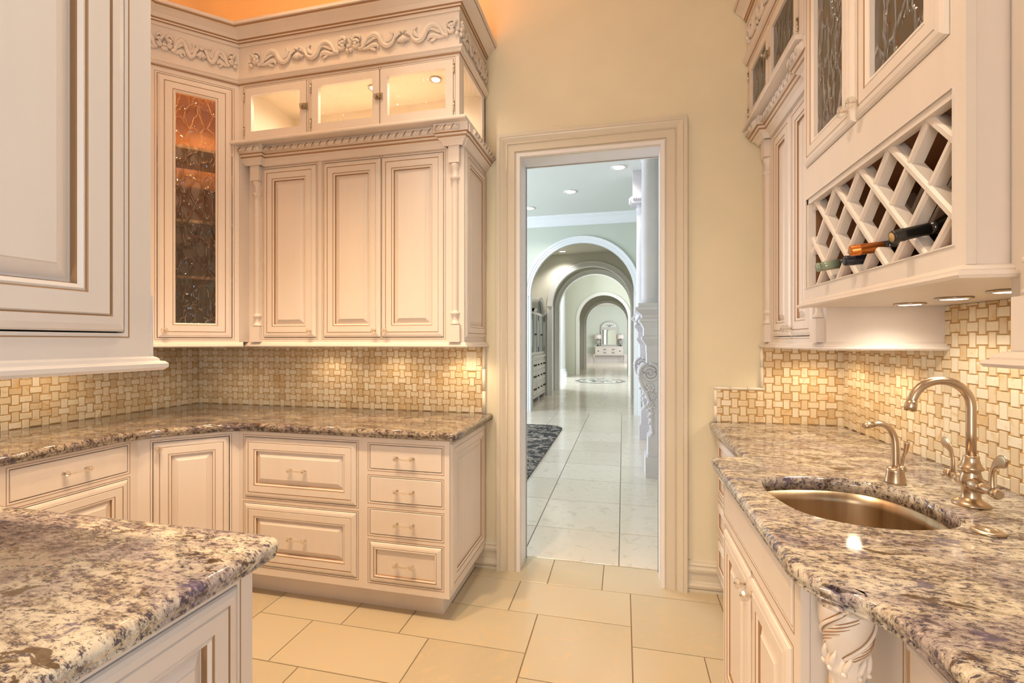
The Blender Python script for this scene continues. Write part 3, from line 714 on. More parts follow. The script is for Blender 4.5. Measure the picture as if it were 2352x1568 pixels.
upper('tall cream wall cabinet with three glowing glass doors over three panelled doors and pilasters', (-2.115, 2.315, 0), 0, w, dep,
      [(.096, .445), (.489, .843), (.8435, 1.204)], [(.028, .090), (1.236, 1.298)], [(.038, .440), (.467, .8765), (.877, 1.285)], GLASS, True,
      [(.428, 2.62), None, (.872, 2.62)], [(-.04, D), (w, D), (w, dep)], [(-.04, -.112), (w+.043, -.112), (w+.043, dep)], [(-.04, 0), (w, 0), (w, dep)], gar_far,
      [(.415, 1.398), (.812, 1.398), (.875, 1.398)], [.036, .465, 1.287])
FX = (-2.115, 2.315)
for x, lb in ((.30, 'small halogen lamp behind the single latched glass door'), (.72, 'small halogen lamp behind the middle glowing glass door'), (1.10, 'small halogen lamp behind the glowing glass door at the cabinet end')):
    puck(lb, (FX[0]+x, FX[1]+.14, 2.799), 5.4, (1, .84, .66), .022, 'lamps inside the glowing cabinet', spot=2.9)
# right wall cabinet by the doorway (origin at the far wall, x runs towards the room)
w2 = .785; dep2 = .362
def gar_right(mb, D):
    T = lambda c: (lambda a, b, o: (c+a, D-o+.004, GZ+b))
    for c in (.05, .665):
        if c < .6: garland(mb, T(c), .3075, 1)
        else: garland(mb, T(c), .3075, -1); garland(mb, T(c), .12, 1)
upper('cream wall cabinet with smoky glass doors and rope carving between doorway and wine rack', (.712, 2.696, 0), -PI/2, w2, dep2,
      [(.176, .4265), (.4275, .672)], [(.066, .124), (.706, .765)], [(.032, .372), (.3725, .735)], GLASSD, False,
      [None, (.376, 2.63)], [(0, D), (w2, D)], [(0, -.100), (w2-.002, -.100)], [(0, 0), (w2, 0), (w2, dep2)], gar_right,
      [(.405, 1.395), (.450, 1.395)], [.030, .737])
# diagonal corner cabinet with one tall glass door
Ld = .283*math.sqrt(2)
c = thing('corner_cabinet', 'tall diagonal corner cabinet with a narrow smoky glass door and lit shelves', 'cabinet', (-2.398, 1.957, 0), PI/4)
od = [(.026, .368, 1.358, 2.752)]
mb = MB(); face_frame(mb, 0, Ld, UZ0, 2.785, od); dd = .30
mb.box(-.16, Ld+.16, dd+.17, dd+.185, UZ0, 3.0, 2)
for s in (0, 1):
    x_ = 0 if s == 0 else Ld; xo = -.17 if s == 0 else Ld+.17
    mb.add([(x_, .02, UZ0), (xo, dd+.18, UZ0), (xo, dd+.18, 3.0), (x_, .02, 3.0)], [(0, 1, 2, 3)], 2)
for z in (UZ0-.026, 2.79, 2.99): mb.add([(0, .003, z), (Ld, .003, z), (Ld+.17, dd+.18, z), (-.17, dd+.18, z)], [(0, 1, 2, 3)], 2)
mb.box(0, Ld, 0, .02, 2.785, 3.0); mb.build('body', [WOOD, GLAZE, make_wood('amber_interior', (.58, .34, .19))], c)
GP = [(0, .0, 0), (.003, .004, 0), (.012, .0075, 0), (.028, .0085, 0), (.0305, .0060, 1), (.033, .0085, 0), (.064, .0085, 0), (.0665, .0060, 1), (.070, .0075, 0), (.076, .004, 0)]
glass_door(c, *od[0], 0, prof=[(i*1.02, h, m) for i, h, m in GP], glass=make_glass('water_glass_amber', (.80, .66, .50), .07, 1.2, 2.0, 20., .9), kn=(.062, 1.398))
for z in (2.405, 2.005, 1.698):
    q = MB(); q.add([(.03, .03, z), (Ld-.03, .03, z), (Ld+.10, dd+.10, z), (-.10, dd+.10, z), (.03, .03, z-.016), (Ld-.03, .03, z-.016), (Ld+.10, dd+.10, z-.016), (-.10, dd+.10, z-.016)], [(0, 1, 2, 3), (7, 6, 5, 4), (0, 4, 5, 1), (1, 5, 6, 2), (2, 6, 7, 3), (3, 7, 4, 0)]); q.build('shelf', INSIDE, c)
MB().sweep([(-.05, 0), (Ld+.05, 0)], shift(NECK, 2.783), 0, [0, 1, 0, 0, 0, 0, 0]).build('neck_moulding', None, c)
MB().sweep([(-.05, 0), (Ld+.05, 0)], shift(CROWN, 2.998), 0, CROWNM).build('crown_moulding', None, c)
MB().sweep([(-.02, 0), (Ld+.02, 0)], shift(BOTM, UZ0-.028), 0).build('bottom_moulding', None, c)
m_ = MB(); T = lambda a, b, o: (.06+a, -o+.004, GZ+b)
garland(m_, T, .16, 1); garland(m_, lambda a, b, o: (.385+a, -o+.004, GZ+b), .16, -1); garland(m_, T, .16, -1); m_.build('carved_garland', None, c)
cp = Matrix.Rotation(PI/4, 4, 'Z') @ Vector((Ld/2, .16, 0))
puck('small halogen lamp at the top of the corner glass cabinet', (-2.398+cp.x, 1.957+cp.y, 2.782), 9.0, (1, .56, .22), .022, None, spot=2.6)
# cabinet on the side wall beyond the foreground cabinet (a sliver shows)
c = thing('upper_cabinet', 'cream wall cabinet mostly hidden behind the pale foreground cabinet', 'cabinet', (-2.398, 1.20, 0), PI/2)
mb = MB(); face_frame(mb, 0, .757, UZ0, 2.785, [(.05, .715, 1.361, 2.74)]); mb.shell(0, .757, .02, .47, UZ0, 2.785); mb.box(0, .757, 0, .47, 2.785, 3.0); mb.build('body', None, c)
door(c, .05, .715, 1.361, 2.74)
MB().sweep([(0, 0), (.757, 0)], shift(CROWN, 2.998), 0, CROWNM).build('crown_moulding', None, c)
MB().sweep([(0, 0), (.757, 0)], shift(NECK, 2.783), 0).build('neck_moulding', None, c)
MB().sweep([(0, 0), (.757, 0)], shift(BOTM, UZ0-.028), 0).build('bottom_moulding', None, c)
# pale foreground cabinet, upper left
LZ = 1.308
c = thing('upper_cabinet', 'pale grey-white foreground wall cabinet with a large raised end panel', 'cabinet', (-1.0, .20, 0), PI/2)
opn = [(.04, .562, 1.357, 2.70)]
mb = MB(); face_frame(mb, 0, .617, LZ, 3.0, opn); mb.shell(0, .617, .02, 1.85, LZ, 3.0); mb.build('body', None, c)
door(c, *opn[0], prof=[(i*1.22, h*1.5, m) for i, h, m in RAISED], name='end_panel')
MB().box(.617, .621, -.002, .02, LZ, 1.44).build('light_rail', WOOD, c)
MB().sweep([(0, 0), (.617, 0), (.617, 1.85)], [(0, LZ), (.003, LZ), (.010, LZ-.004), (.012, LZ-.010), (.018, LZ-.011), (.0225, LZ-.016), (.0225, LZ-.024), (.016, LZ-.030), (0, LZ-.030)], 0).build('bottom_moulding', None, c)
MB().box(0, .617, 0, 1.85, LZ-.029, LZ).build('bottom_panel', WOOD, c)

# ------------------------------------------------------------------ wine rack cabinet
c = thing('wine_rack_cabinet', 'cream wall cabinet over the sink with two glass doors and a wine lattice', 'cabinet', (.64, 1.909, 0), -PI/2)
ww = .826; wd = .430; WZ = 1.488; WT = 3.0
wine = (.022, .795, 1.533, 1.845); gd = [(.022, .3955, 1.957, 2.94), (.3965, .785, 1.957, 2.94)]
mb = MB(); face_frame(mb, 0, ww, WZ, WT, [wine]+gd, 0, .02, False)
mb.box(0, .018, .02, wd, WZ, WT); mb.box(ww-.018, ww, .02, wd, WZ, WT); mb.box(0, ww, wd-.012, wd, WZ, WT, 2); mb.box(.018, ww-.018, .02, wd-.012, 1.515, 1.533, 2); mb.box(.018, ww-.018, .02, wd-.012, 1.87, 1.95, 2); mb.box(.018, .020, .022, wd-.012, 1.533, 1.87, 2); mb.box(ww-.020, ww-.018, .022, wd-.012, 1.533, 1.87, 2); mb.box(0, ww, .02, wd, WT-.04, WT)
mb.box(0, ww, .01, wd, WZ-.002, 1.50); mb.box(.018, ww-.018, wd-.016, wd-.012, 1.95, WT-.04, 3); mb.box(.018, .020, .022, wd-.012, 1.95, WT-.04, 3); mb.box(ww-.020, ww-.018, .022, wd-.012, 1.95, WT-.04, 3)
for o in [wine]:
    for (a, b, p, q) in ((o[0]-.004, o[1]+.004, o[3], o[3]+.003), (o[0]-.004, o[1]+.004, o[2]-.003, o[2]), (o[0]-.004, o[0], o[2], o[3]), (o[1], o[1]+.004, o[2], o[3])): mb.box(a, b, -.003, .001, p, q, 0)
mb.build('body', [WOOD, GLAZE, INDARK, INSIDE], c)
# liner around the wine opening
l = MB(); a, b, p, q = wine
l.box(a, a+.012, .002, .026, p, q); l.box(b-.006, b, .002, .026, p, q); l.box(a, b, .002, .026, q-.018, q); l.build('opening_liner', None, c)
s_ = MB().box(ww, ww+.004, .0, .017, WZ, WT).box(ww, ww+.001, .019, .08, WZ, WT); s_.build('side_stile', None, c)
gp = [(0, .0, 0), (.004, .006, 0), (.014, .010, 0), (.026, .011, 0), (.0285, .008, 1), (.031, .011, 0), (.058, .011, 0), (.060, .008, 1), (.064, .010, 0), (.072, .005, 0), (.076, .004, 0)]
glass_door(c, *gd[0], 0, prof=gp, glass=GLASSD, kn=(.368, 2.002)); glass_door(c, *gd[1], 0, prof=gp, glass=GLASSD, kn=(.424, 2.002))
MB().sweep([(-.0, 0), (ww, 0), (ww, .40)], shift(BOTM, WZ-.028), 0).build('bottom_moulding', None, c)
MB().box(0, ww, .002, wd, WZ-.026, WZ).build('bottom_panel', WOOD, c)
# lattice: slats at 45 degrees, lapped, in a front and a rear layer
cx0, cx1, cz0, cz1 = wine[0]+.010, wine[1]-.004, wine[2], wine[3]-.012
def slat(x_at_top, sgn, y0, y1, th=.019, slot=0.):
    """centre line passes (x_at_top, cz1) and falls with direction sgn in x"""
    P = []
    for t_ in (0., cz1-cz0): P.append((x_at_top+sgn*t_, cz1-t_))
    (xa, za), (xb, zb) = P
    def clip(p, q):
        (x, z), (x2, z2) = p, q
        if x < cx0: z = z+(z2-z)*(cx0-x)/(x2-x); x = cx0
        elif x > cx1: z = z+(z2-z)*(cx1-x)/(x2-x); x = cx1
        return (x, z)
    if max(xa, xb) < cx0+.02 or min(xa, xb) > cx1-.02: return
    A = clip(P[0], P[1]); B = clip(P[1], P[0])
    if abs(A[1]-B[1]) < .02: return
    d = Vector((B[0]-A[0], 0, B[1]-A[1])).normalized(); nn = Vector((-d.z, 0, d.x))*(th/2)
    m_ = MB(); r = th*.3; A3 = Vector((A[0], 0, A[1])); B3 = Vector((B[0], 0, B[1])); rings = []
    for E3 in (A3, B3):
        rings.append([tuple(E3+nn*k+Vector((0, y, 0))) for k, y in ((-1, y1), (-1, y0+r), (-.5, y0), (.5, y0), (1, y0+r), (1, y1))])
    m_.add(rings[0]+rings[1], [(i, (i+1) % 6, 6+(i+1) % 6, 6+i) for i in range(6)]); m_.add(rings[0], [tuple(range(6))]); m_.add(rings[1], [tuple(range(5, -1, -1))])
    m_.build('lattice_slat', None, c)
SP = .1565
for k in range(-3, 7):
    slat(.060+SP*k, 1, .012, .044); slat(.060+SP*k-.006, -1, .015, .044)
    slat(.060+SP*k, 1, .26, .31, .013); slat(.060+SP*k-.006, -1, .262, .31, .013)
# bottles: axis from the neck tip into the rack
def bottle(label, tip, axis, neckmat, bodymat, tipmat=None, rings_=False, rn=.0145):
    t = thing('wine_bottle', label, 'bottle', tip, 0, 'wine bottles in the lattice rack')
    t.rotation_euler = Vector(axis).to_track_quat('Z', 'Y').to_euler()
    cap = [(.001, 0), (rn*.9, .0), (rn, .0025)]
    cap += [(rn, .02), (rn*1.03, .021), (rn*1.03, .024), (rn*.97, .025), (rn*.95, .075)] if not rings_ else [(rn, .008), (rn*.9, .009), (rn, .011), (rn*.9, .014), (rn, .016), (rn*.9, .019), (rn, .021), (rn, .06)]
    MB().lathe(cap, 20).build('capsule', neckmat, t)
    L = cap[-1][1]
    MB().lathe([(rn*.93, L), (rn*.95, L+.012), (.026, L+.04), (.036, L+.065), (.0375, L+.085), (.0375, L+.215), (.034, L+.225), (.005, L+.222)], 24).build('glass_body', bodymat, t)
    if tipmat: MB().lathe([(.001, -.0006), (rn*.72, -.0006), (rn*.72, .001)], 16).build('cork', tipmat, t)
    return t
BGL = simple('dark_bottle_glass', (.012, .010, .008), .06, coat=.5); BNAVY = simple('navy_foil', (.012, .013, .025), .3)
BORA = simple('copper_foil', (.62, .19, .035), .28, .6); BBLK = simple('black_foil', (.02, .018, .016), .32); BGRN = simple('sage_screwcap', (.30, .36, .27), .35, .4); CORK = simple('cork_end', (.55, .36, .15), .7)
bottle('dark wine bottle with black foil and a bare cork end', (.600, 1.2525, 1.579), (1, .03, .22), BBLK, BGL, CORK)
bottle('wine bottle with copper orange foil resting in the lattice', (.600, 1.4573, 1.586), (1, -.12, .10), BORA, BGL, rn=.0150)
bottle('wine bottle with a navy blue capsule behind the orange one', (.612, 1.520, 1.569), (1, .02, .06), BNAVY, BGL)
bottle('wine bottle with a pale green ribbed screw cap', (.604, 1.694, 1.577), (1, -.02, .16), BGRN, BGL, rings_=True)
for y, lb in ((1.7577, 'round lamp under the wine rack cabinet, next to the smoky glass cabinet'), (1.5513, 'round lamp under the middle of the wine rack cabinet'), (1.3554, 'round lamp under the wine rack cabinet, next to the pilaster')): puck(lb, (.892, y, 1.4615), 2.6, (1, .87, .70), .030, 'lamps under the wine rack', spot=2.5)
# ------------------------------------------------------------------ near right wall cabinet with pilaster
c = thing('upper_cabinet', 'cream wall cabinet with a turned pilaster beside the wine rack, cut by frame', 'cabinet', (.712, 1.080, 0), -PI/2)
mb = MB(); face_frame(mb, 0, .9, UZ0-.015, 3.0, [(.17, .8, 1.37, 2.9)]); mb.shell(0, .9, .02, .362, UZ0-.015, 3.0); mb.build('body', None, c)
door(c, .17, .8, 1.37, 2.9)
pilaster(c, .072, .135, -.022, UZ0-.015, 2.4, 1.418, 2.3)
MB().box(.072, .135, -.024, .0, UZ0-.015, 2.4).build('pilaster_backing', WOOD, c)
MB().sweep([(.062, .02), (.062, -.05), (.145, -.05), (.145, 0), (.9, 0)], shift(BOTM, UZ0-.043), 0).build('bottom_moulding', None, c)
MB().box(.06, .9, -.045, .362, UZ0-.041, UZ0-.015).build('bottom_panel', WOOD, c)

# under-cabinet lamps along the tiled walls
for i, (x, y, pw) in enumerate(((-.90, 2.52, 4.0), (-1.35, 2.52, 2.2), (-1.80, 2.52, 2.2), (-2.45, 2.35, 2.2), (-2.66, 1.75, 2.8), (-2.66, 1.30, 3.4))):
    puck('round lamp under the cream cabinets above the corner worktop', (x, y, 1.3085), pw, WARM, .026, 'lamps under the corner cabinets', spot=2.7)
for (x, y) in ((.90, 2.50), (.90, 2.15)): puck('round lamp under the cabinet between doorway and wine rack', (x, y, 1.3085), 3.6, WARM, .026, 'lamps under the smoky glass cabinet', spot=2.7)

# ------------------------------------------------------------------ carved corner column under the near end of the sink bulge
c = thing('carved_column', 'carved cream corner column wrapped in spiralling acanthus leaves under the granite', 'column', (.3945, .972, 0))
TWQ = 24.
def leafr(r, z, a):
    if z > .775:
        ph = ((a-(z-.60)*TWQ)*3/(2*PI)) % 1.0
        v = math.sin(PI*ph); ser = .5+.5*math.cos(2*PI*((z-.6)*26.+ph*1.2))
        return r-.0035+.0065*v**.7-.0028*ser*v*(1-v*.5)
    if z > .745: return r
    if z < .735: return r-(.004 if math.cos(a*14) > .35 and z < .725 and z > .14 else 0.)
    return r
def body_r(z): return .0285+.0135*math.sin(min(1, max(0, z-.775)/.065)*PI/2)-(.003 if z > .862 else 0)
zz = [.777+.093*i/48 for i in range(49)]
prof = [(.029, .0), (.034, .002), (.034, .09), (.030, .10), (.0285, .13)]+[(.0262, .14+.585*i/14) for i in range(15)]+[(.0265, .735), (.029, .742), (.0325, .747), (.0335, .755), (.0325, .765), (.0295, .773)]
prof += [(body_r(z), z) for z in zz]+[(.034, .872)]
MB().lathe(prof, 96, (0, 0), 0, True, rad=leafr).build('shaft', None, c)
m_ = MB()
for k in range(3):
    for da, rr_, out, mi in ((0., .0030, .0008, 0), (.12, .0011, -.0012, 1), (-.12, .0011, -.0012, 1)):
        q = [((body_r(z)+out)*math.cos((2*PI*k)/3+(z-.60)*TWQ+da), (body_r(z)+out)*math.sin((2*PI*k)/3+(z-.60)*TWQ+da), z) for z in zz]
        m_.tube(q, rr_, 6, mi)
    for j in range(6):
        z0 = .768+.014*j; q = []
        for t_ in range(7):
            z = max(.777, min(.869, z0+.0050*t_)); a = (2*PI*k)/3+(z0-.60)*TWQ+.30+.20*t_; rr_ = leafr(body_r(z), z, a)+.0002; q.append((rr_*math.cos(a), rr_*math.sin(a), z))
        m_.tube(q, [.0004, .0009, .0012, .0012, .0010, .0008, .0004], 5, 1)
m_.build('spiral_rib', None, c)
m_ = MB()
for i in range(9):
    a = 2*PI*i/9; f = lambda r, da, z: (r*math.cos(a+da), r*math.sin(a+da), z)
    m_.tube([f(.030, 0, .752), f(.033, .12, .764), f(.0345, .30, .778), f(.034, .38, .790)], [.0045, .0055, .004, .001], 6); m_.ball(f(.0335, .05, .752), .0055)
m_.build('leaf_collar', None, c)
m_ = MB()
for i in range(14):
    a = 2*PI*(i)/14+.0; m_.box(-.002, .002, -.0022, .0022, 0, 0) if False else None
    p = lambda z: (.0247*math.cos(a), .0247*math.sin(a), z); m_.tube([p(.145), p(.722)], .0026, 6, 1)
m_.build('flute_glaze_lines', [WOOD, simple('ochre_glaze_in_flutes', (.55, .40, .20), .5)], c)  # ochre glaze lines running down the flutes

# ================================================================== TAPS AND SMALL THINGS ON THE SINK COUNTER
fx, fy = .883, 1.470
c = thing('gooseneck_faucet', 'satin bronze gooseneck bar faucet with two paddle lever handles', 'faucet', (fx, fy, CT))
MB().lathe([(.038, 0), (.039, .005), (.030, .012), (.022, .017), (.0195, .022), (.0195, .046), (.023, .052), (.0245, .066), (.020, .082), (.0185, .090), (.025, .094), (.026, .098), (.023, .102), (.019, .110), (.0165, .120), (.017, .128), (.0125, .130)], 24).build('base', NICKEL, c)
R = .066
arc = [(0, 0, .125), (0, 0, .19), (0, 0, .250)]+[(-R+R*math.cos(b), 0, .257+R*math.sin(b)) for b in [PI*i/16*.92 for i in range(17)]]
ax = arc[-1]
MB().tube(arc+[(ax[0]-.003, 0, ax[2]-.012)], .0108, 16, up=(0, 1, 0)).build('spout', NICKEL, c)
MB().tube([(ax[0]-.001, 0, ax[2]-.004), (ax[0]-.003, 0, ax[2]-.012), (ax[0]-.005, 0, ax[2]-.020), (ax[0]-.006, 0, ax[2]-.032)], [.0108, .0132, .0138, .0134], 16, up=(0, 1, 0)).build('spout_tip', NICKEL, c)
for s in (1, -1):
    hd = Vector((.06*s, s*.998, 0)).normalized(); f = lambda d, z, o=0.: tuple(hd*d+Vector((o, 0, z)))
    m_ = MB().tube([f(.0, .058), f(.028, .058), f(.045, .058)], [.022, .0175, .0155], 14); m_.tube([f(.045, .058), f(.049, .058), f(.054, .058), f(.072, .058), f(.088, .058)], [.0155, .0125, .0098, .0085, .0088], 14); m_.tube([f(.084, .058), f(.086, .058), f(.100, .058), f(.106, .058)], [.008, .0125, .0125, .009], 12)
    m_.build('valve_arm', NICKEL, c)
    q = bez([f(.082, .056), f(.078, .082), f(.080, .106), f(.092, .128), f(.112, .140), f(.130, .138)], 5); N = len(q)
    wd_ = [.0060+.0095*max(0., min(1., (i/(N-1)-.45)/.3))*(1. if i < N-3 else (.85, .6, .25)[i-N+3]) for i in range(N)]
    MB().tube(q, [(wd_[i], .0062-.0034*min(1, i/(N*.55))) for i in range(N)], 12, up=(1, 0, 0)).build('lever_handle', NICKEL, c)
c = thing('hot_water_tap', 'small satin bronze filtered water tap with two slim levers behind the sink', 'faucet', (.800, 1.650, CT))
MB().lathe([(.027, 0), (.0265, .004), (.022, .035), (.023, .042), (.016, .046), (.010, .047)], 20).build('base', NICKEL, c)
pts = bez([(0, 0, .045), (0, 0, .105), (-.004, 0, .140), (-.018, 0, .166), (-.040, 0, .176), (-.062, 0, .172)], 5)
MB().tube(pts, [.0105-.003*i/(len(pts)-1) for i in range(len(pts))], 12, up=(0, 1, 0)).build('spout', NICKEL, c)
MB().tube([(-.056, 0, .174), (-.074, 0, .170), (-.084, 0, .167)], [.0085, .0100, .0092], 12, up=(0, 1, 0)).build('spout_tip', NICKEL, c)
for s in (-1, 1):
    m_ = MB().tube(bez([(.008, .014*s, .04), (.010, .018*s, .075), (.012, .030*s, .105), (.012, .036*s, .13)], 4), [.0062, .0058, .005, .0045, .004, .004, .0045, .005, .0055, .006, .007, .0075, .0075], 10); m_.ball((.010, .015*s, .046), .012)
    m_.build('lever', NICKEL, c)
c = thing('air_switch', 'flat oval bronze air switch button set in the granite beside the faucet', 'button', (.792, 1.266, CT))
MB().lathe([(.030, 0), (.030, .003), (.026, .006), (.016, .0075), (.015, .006), (.013, .006), (.012, .009), (.002, .0095)], 24).build('button', NICKEL, c)
c = thing('wall_switch', 'almond keypad dimmer switch plate on the honey mosaic', 'switch', (-.8835, 2.690, 1.222))
MB().panel(-.033, .033, -.058, .058, [(0, .004, 0), (.003, .007, 0)], 0, .0).build('plate', SWITCH, c)
for i in range(7):
    z = .030-.0095*i; MB().panel(-.012, .010 if i % 3 else .013, z-.003, z+.003, [(0, .008, 0), (.001, .0095, 0)], 0, -.006).build('keypad_button', SWITCH, c)

# ------------------------------------------------------------------ kitchen ceiling lamps and the amber light on top of the cabinets
for i, (x, y, pw, cc, sp_) in enumerate(CANS):
    t = thing('ceiling_light', 'recessed warm downlight in the kitchen ceiling', 'light', (x, y, ZC), 0, 'recessed kitchen downlights')
    MB().lathe([(.095, 0), (.095, -.006), (.075, -.008), (.070, -.002)], 24).build('trim_ring', WHITE, t); MB().lathe([(.070, -.003), (.002, -.004)], 24).build('lens', LAMPG, t)
    lamp(t, (0, 0, -.05), pw, cc, .07, spot=sp_)
def strip(label, p, q, power):
    t = thing('rope_light', label, 'light', p); v = Vector(q)-Vector(p)
    MB().tube([(0, 0, 0), tuple(v)], .008, 8).build('tube', emis('amber_glow', AMBER, 2.0), t)
    d = bpy.data.lights.new('strip_light', 'AREA'); d.shape = 'RECTANGLE'; d.size = v.length; d.size_y = .04; d.energy = power; d.color = AMBER
    o = bpy.data.objects.new('strip_light', d); COL.objects.link(o); o.parent = t; o.location = v/2+Vector((0, 0, .02)); o.rotation_euler = (PI, 0, math.atan2(v.y, v.x))
strip('amber rope light hidden on top of the far cabinet behind the crown', (-2.05, 2.42, 3.012), (-.86, 2.42, 3.012), 8)
strip('amber rope light hidden on top of the side wall cabinet', (-2.60, 1.25, 3.012), (-2.60, 2.10, 3.012), 7)

# ================================================================== THE HALL BEYOND THE DOOR
HX0, HX1 = -5.0, .80
hf = structure(MB().box(HX0, 2.2, 2.885, 32.2, -.10, -.004), 'floor_hall', simple('grey_floor_grout', (.20, .18, .15), .85))
yl = [2.885, 3.378]+[3.378+.607*i for i in range(1, 10)]
xl = [-.613+.589*k for k in range(-4, 4)]
for a, b in zip(xl, xl[1:]):
    for c_, d in zip(yl, yl[1:]): lay(a, b, c_, d, (HX0, HX1, 2.885, 9), hf, HTILE, 'hall_tile')
m_ = MB(); y = yl[-1]; r_ = 0
while y < 32.:
    h_ = .45 if r_ % 2 else .30; x = -2.6+(.0, .22, .40, .13)[r_ % 4]
    while x < 1.6:
        w_ = (.6, .45, .6, .9)[(r_+int(x*7)) % 4]; m_.box(x+.002, x+w_-.002, y+.002, y+h_-.002, -.012, 0); x += w_
    y += h_; r_ += 1
m_.build('hall_tile_field', HTILEI, hf, 'stuff')
structure(MB().box(HX1, HX1+.1, 2.86, 8.85, 0, 3.69), 'wall_hall_right', HALLP)
mb = MB().box(HX0-.1, HX0, 2.86, 4.6, 0, 3.69).box(HX0-.1, HX0, 7.8, 8.85, 0, 3.69).box(HX0-.1, HX0, 4.6, 7.8, 0, .5).box(HX0-.1, HX0, 4.6, 7.8, 3.3, 3.69); structure(mb, 'wall_hall_left', HALLP)
structure(MB().box(HX0-.1, XL-.1, 2.76, 2.86, 0, 3.69), 'wall_hall_near', HALLP)
structure(MB().box(HX0-.1, HX1+.1, 2.86, 8.85, 3.69, 3.79), 'ceiling_hall', HALLC)
structure(MB().box(-3.2, 1.8, 8.97, 13.0, 3.50, 3.60), 'ceiling_passage', HALLW)
structure(MB().box(-5.2, 2.2, 13.0, 19.1, 4.60, 4.70), 'ceiling_foyer', HALLC)
structure(MB().box(-3.2, 2.2, 19.2, 32.0, 3.70, 3.80), 'ceiling_gallery', HALLW)
AX, AR, AZ = -.765, .965, 2.225
def arch_wall(name, y0, y1, x0, x1, ztop, mat, trimmat, cas=.115, n=28):
    mb = MB()
    mb.box(x0, AX-AR, y0, y1, 0, AZ); mb.box(AX+AR, x1, y0, y1, 0, AZ)
    A = [(AX-AR*math.cos(PI*i/n), AZ+AR*math.sin(PI*i/n)) for i in range(n+1)]
    def out(p):
        return (x0 if p[0] <= AX-AR+1e-6 else x1 if p[0] >= AX+AR-1e-6 else p[0], ztop if AX-AR+1e-6 < p[0] < AX+AR-1e-6 else p[1])
    for i in range(n):
        a, b = A[i], A[i+1]
        for yy in (y0, y1): mb.add([(a[0], yy, a[1]), (b[0], yy, b[1]), (b[0], yy, ztop), (a[0], yy, ztop)], [(0, 1, 2, 3)])
        mb.add([(a[0], y0, a[1]), (b[0], y0, b[1]), (b[0], y1, b[1]), (a[0], y1, a[1])], [(0, 1, 2, 3)], 1, True)
    mb.box(x0, AX-AR, y0, y1, AZ, ztop); mb.box(AX+AR, x1, y0, y1, AZ, ztop)
    o = structure(mb, name, [mat, trimmat])
    # architrave with stepped profile, and reveal lining
    path = [(AX+AR, 0), (AX+AR, AZ)]+[(AX+AR*math.cos(PI*i/n), AZ+AR*math.sin(PI*i/n)) for i in range(1, n)]+[(AX-AR, AZ), (AX-AR, 0)]
    k = cas/.115
    pr = [(-.008, 0), (-.008, .014), (.03*k, .014), (.032*k, .022), (.07*k, .022), (.072*k, .030), (.10*k, .036), (cas, .036), (cas, 0)]
    t = MB().sweep(path, pr, 0); turned(t, lambda p: (p[0], y0-p[2], p[1])); t.build('architrave', trimmat, o)
    l = MB()
    for s in (-1, 1): l.box(AX+s*(AR+.012) if s < 0 else AX+AR-.010, AX-AR+.010 if s < 0 else AX+AR+.012, y0, y1, 0, AZ)
    l.build('reveal', trimmat, o)
    im = MB()
    for s in (-1, 1): im.box(AX+s*AR-(cas+.01 if s < 0 else .014), AX+s*AR+(.014 if s < 0 else cas+.01), y0-.045, y0, AZ-.012, AZ+.018)
    im.build('impost', trimmat, o); return o
BLUEW = simple('cool_white_paint', (.80, .82, .86), .35); GREYW = simple('soft_white_paint', (.74, .73, .70), .4)
arch_wall('wall_arch_1', 8.85, 8.97, HX0, 2.0, 3.69, HALLP, BLUEW)
arch_wall('wall_arch_2', 11.65, 11.85, -3.2, 1.8, 3.5, HALLW, GREYW)
arch_wall('wall_arch_3', 13.0, 13.25, -5.2, 2.2, 4.6, HALLW, GREYW)
arch_wall('wall_arch_4', 19.1, 19.3, -3.2, 2.2, 4.6, HALLW, WHITE)
arch_wall('wall_arch_5', 23.0, 23.2, -3.2, 2.2, 3.7, HALLW, GREYW)
structure(MB().box(-2.42, -2.32, 8.97, 13.0, 0, 3.5), 'wall_passage_left', HALLW); structure(MB().box(.62, .72, 8.97, 13.0, 0, 3.5), 'wall_passage_right', HALLW)
structure(MB().box(-2.5, -2.4, 17.6, 19.1, 0, 4.6), 'wall_foyer_left', HALLW); structure(MB().box(1.9, 2.0, 13.2, 24.0, 0, 4.6), 'wall_foyer_right', HALLW)
structure(MB().box(-2.9, -2.8, 19.3, 31.9, 0, 3.7), 'wall_gallery_left', HALLW)
structure(MB().box(-3.2, 2.2, 31.9, 32.0, 0, 3.7), 'wall_end', HALLP)
structure(MB().sweep([(-2.8, 31.9), (2.0, 31.9)], [(0, 0), (.02, 0), (.02, .40), (.05, .44), (.05, .48), (0, .50)], 0), 'baseboard_end', WHITE)
structure(MB().sweep([(HX0, 8.85), (HX1, 8.85)], [(0, 3.51), (.012, 3.51), (.016, 3.55), (.05, 3.58), (.09, 3.63), (.13, 3.66), (.14, 3.69), (0, 3.69)], 0), 'trim_3', BLUEW)
structure(MB().sweep([(-2.0, 2.86), (-3., 2.86)], [(0, 0), (.02, 0), (.02, .16), (0, .17)], 0), 'baseboard_hall', WHITE)
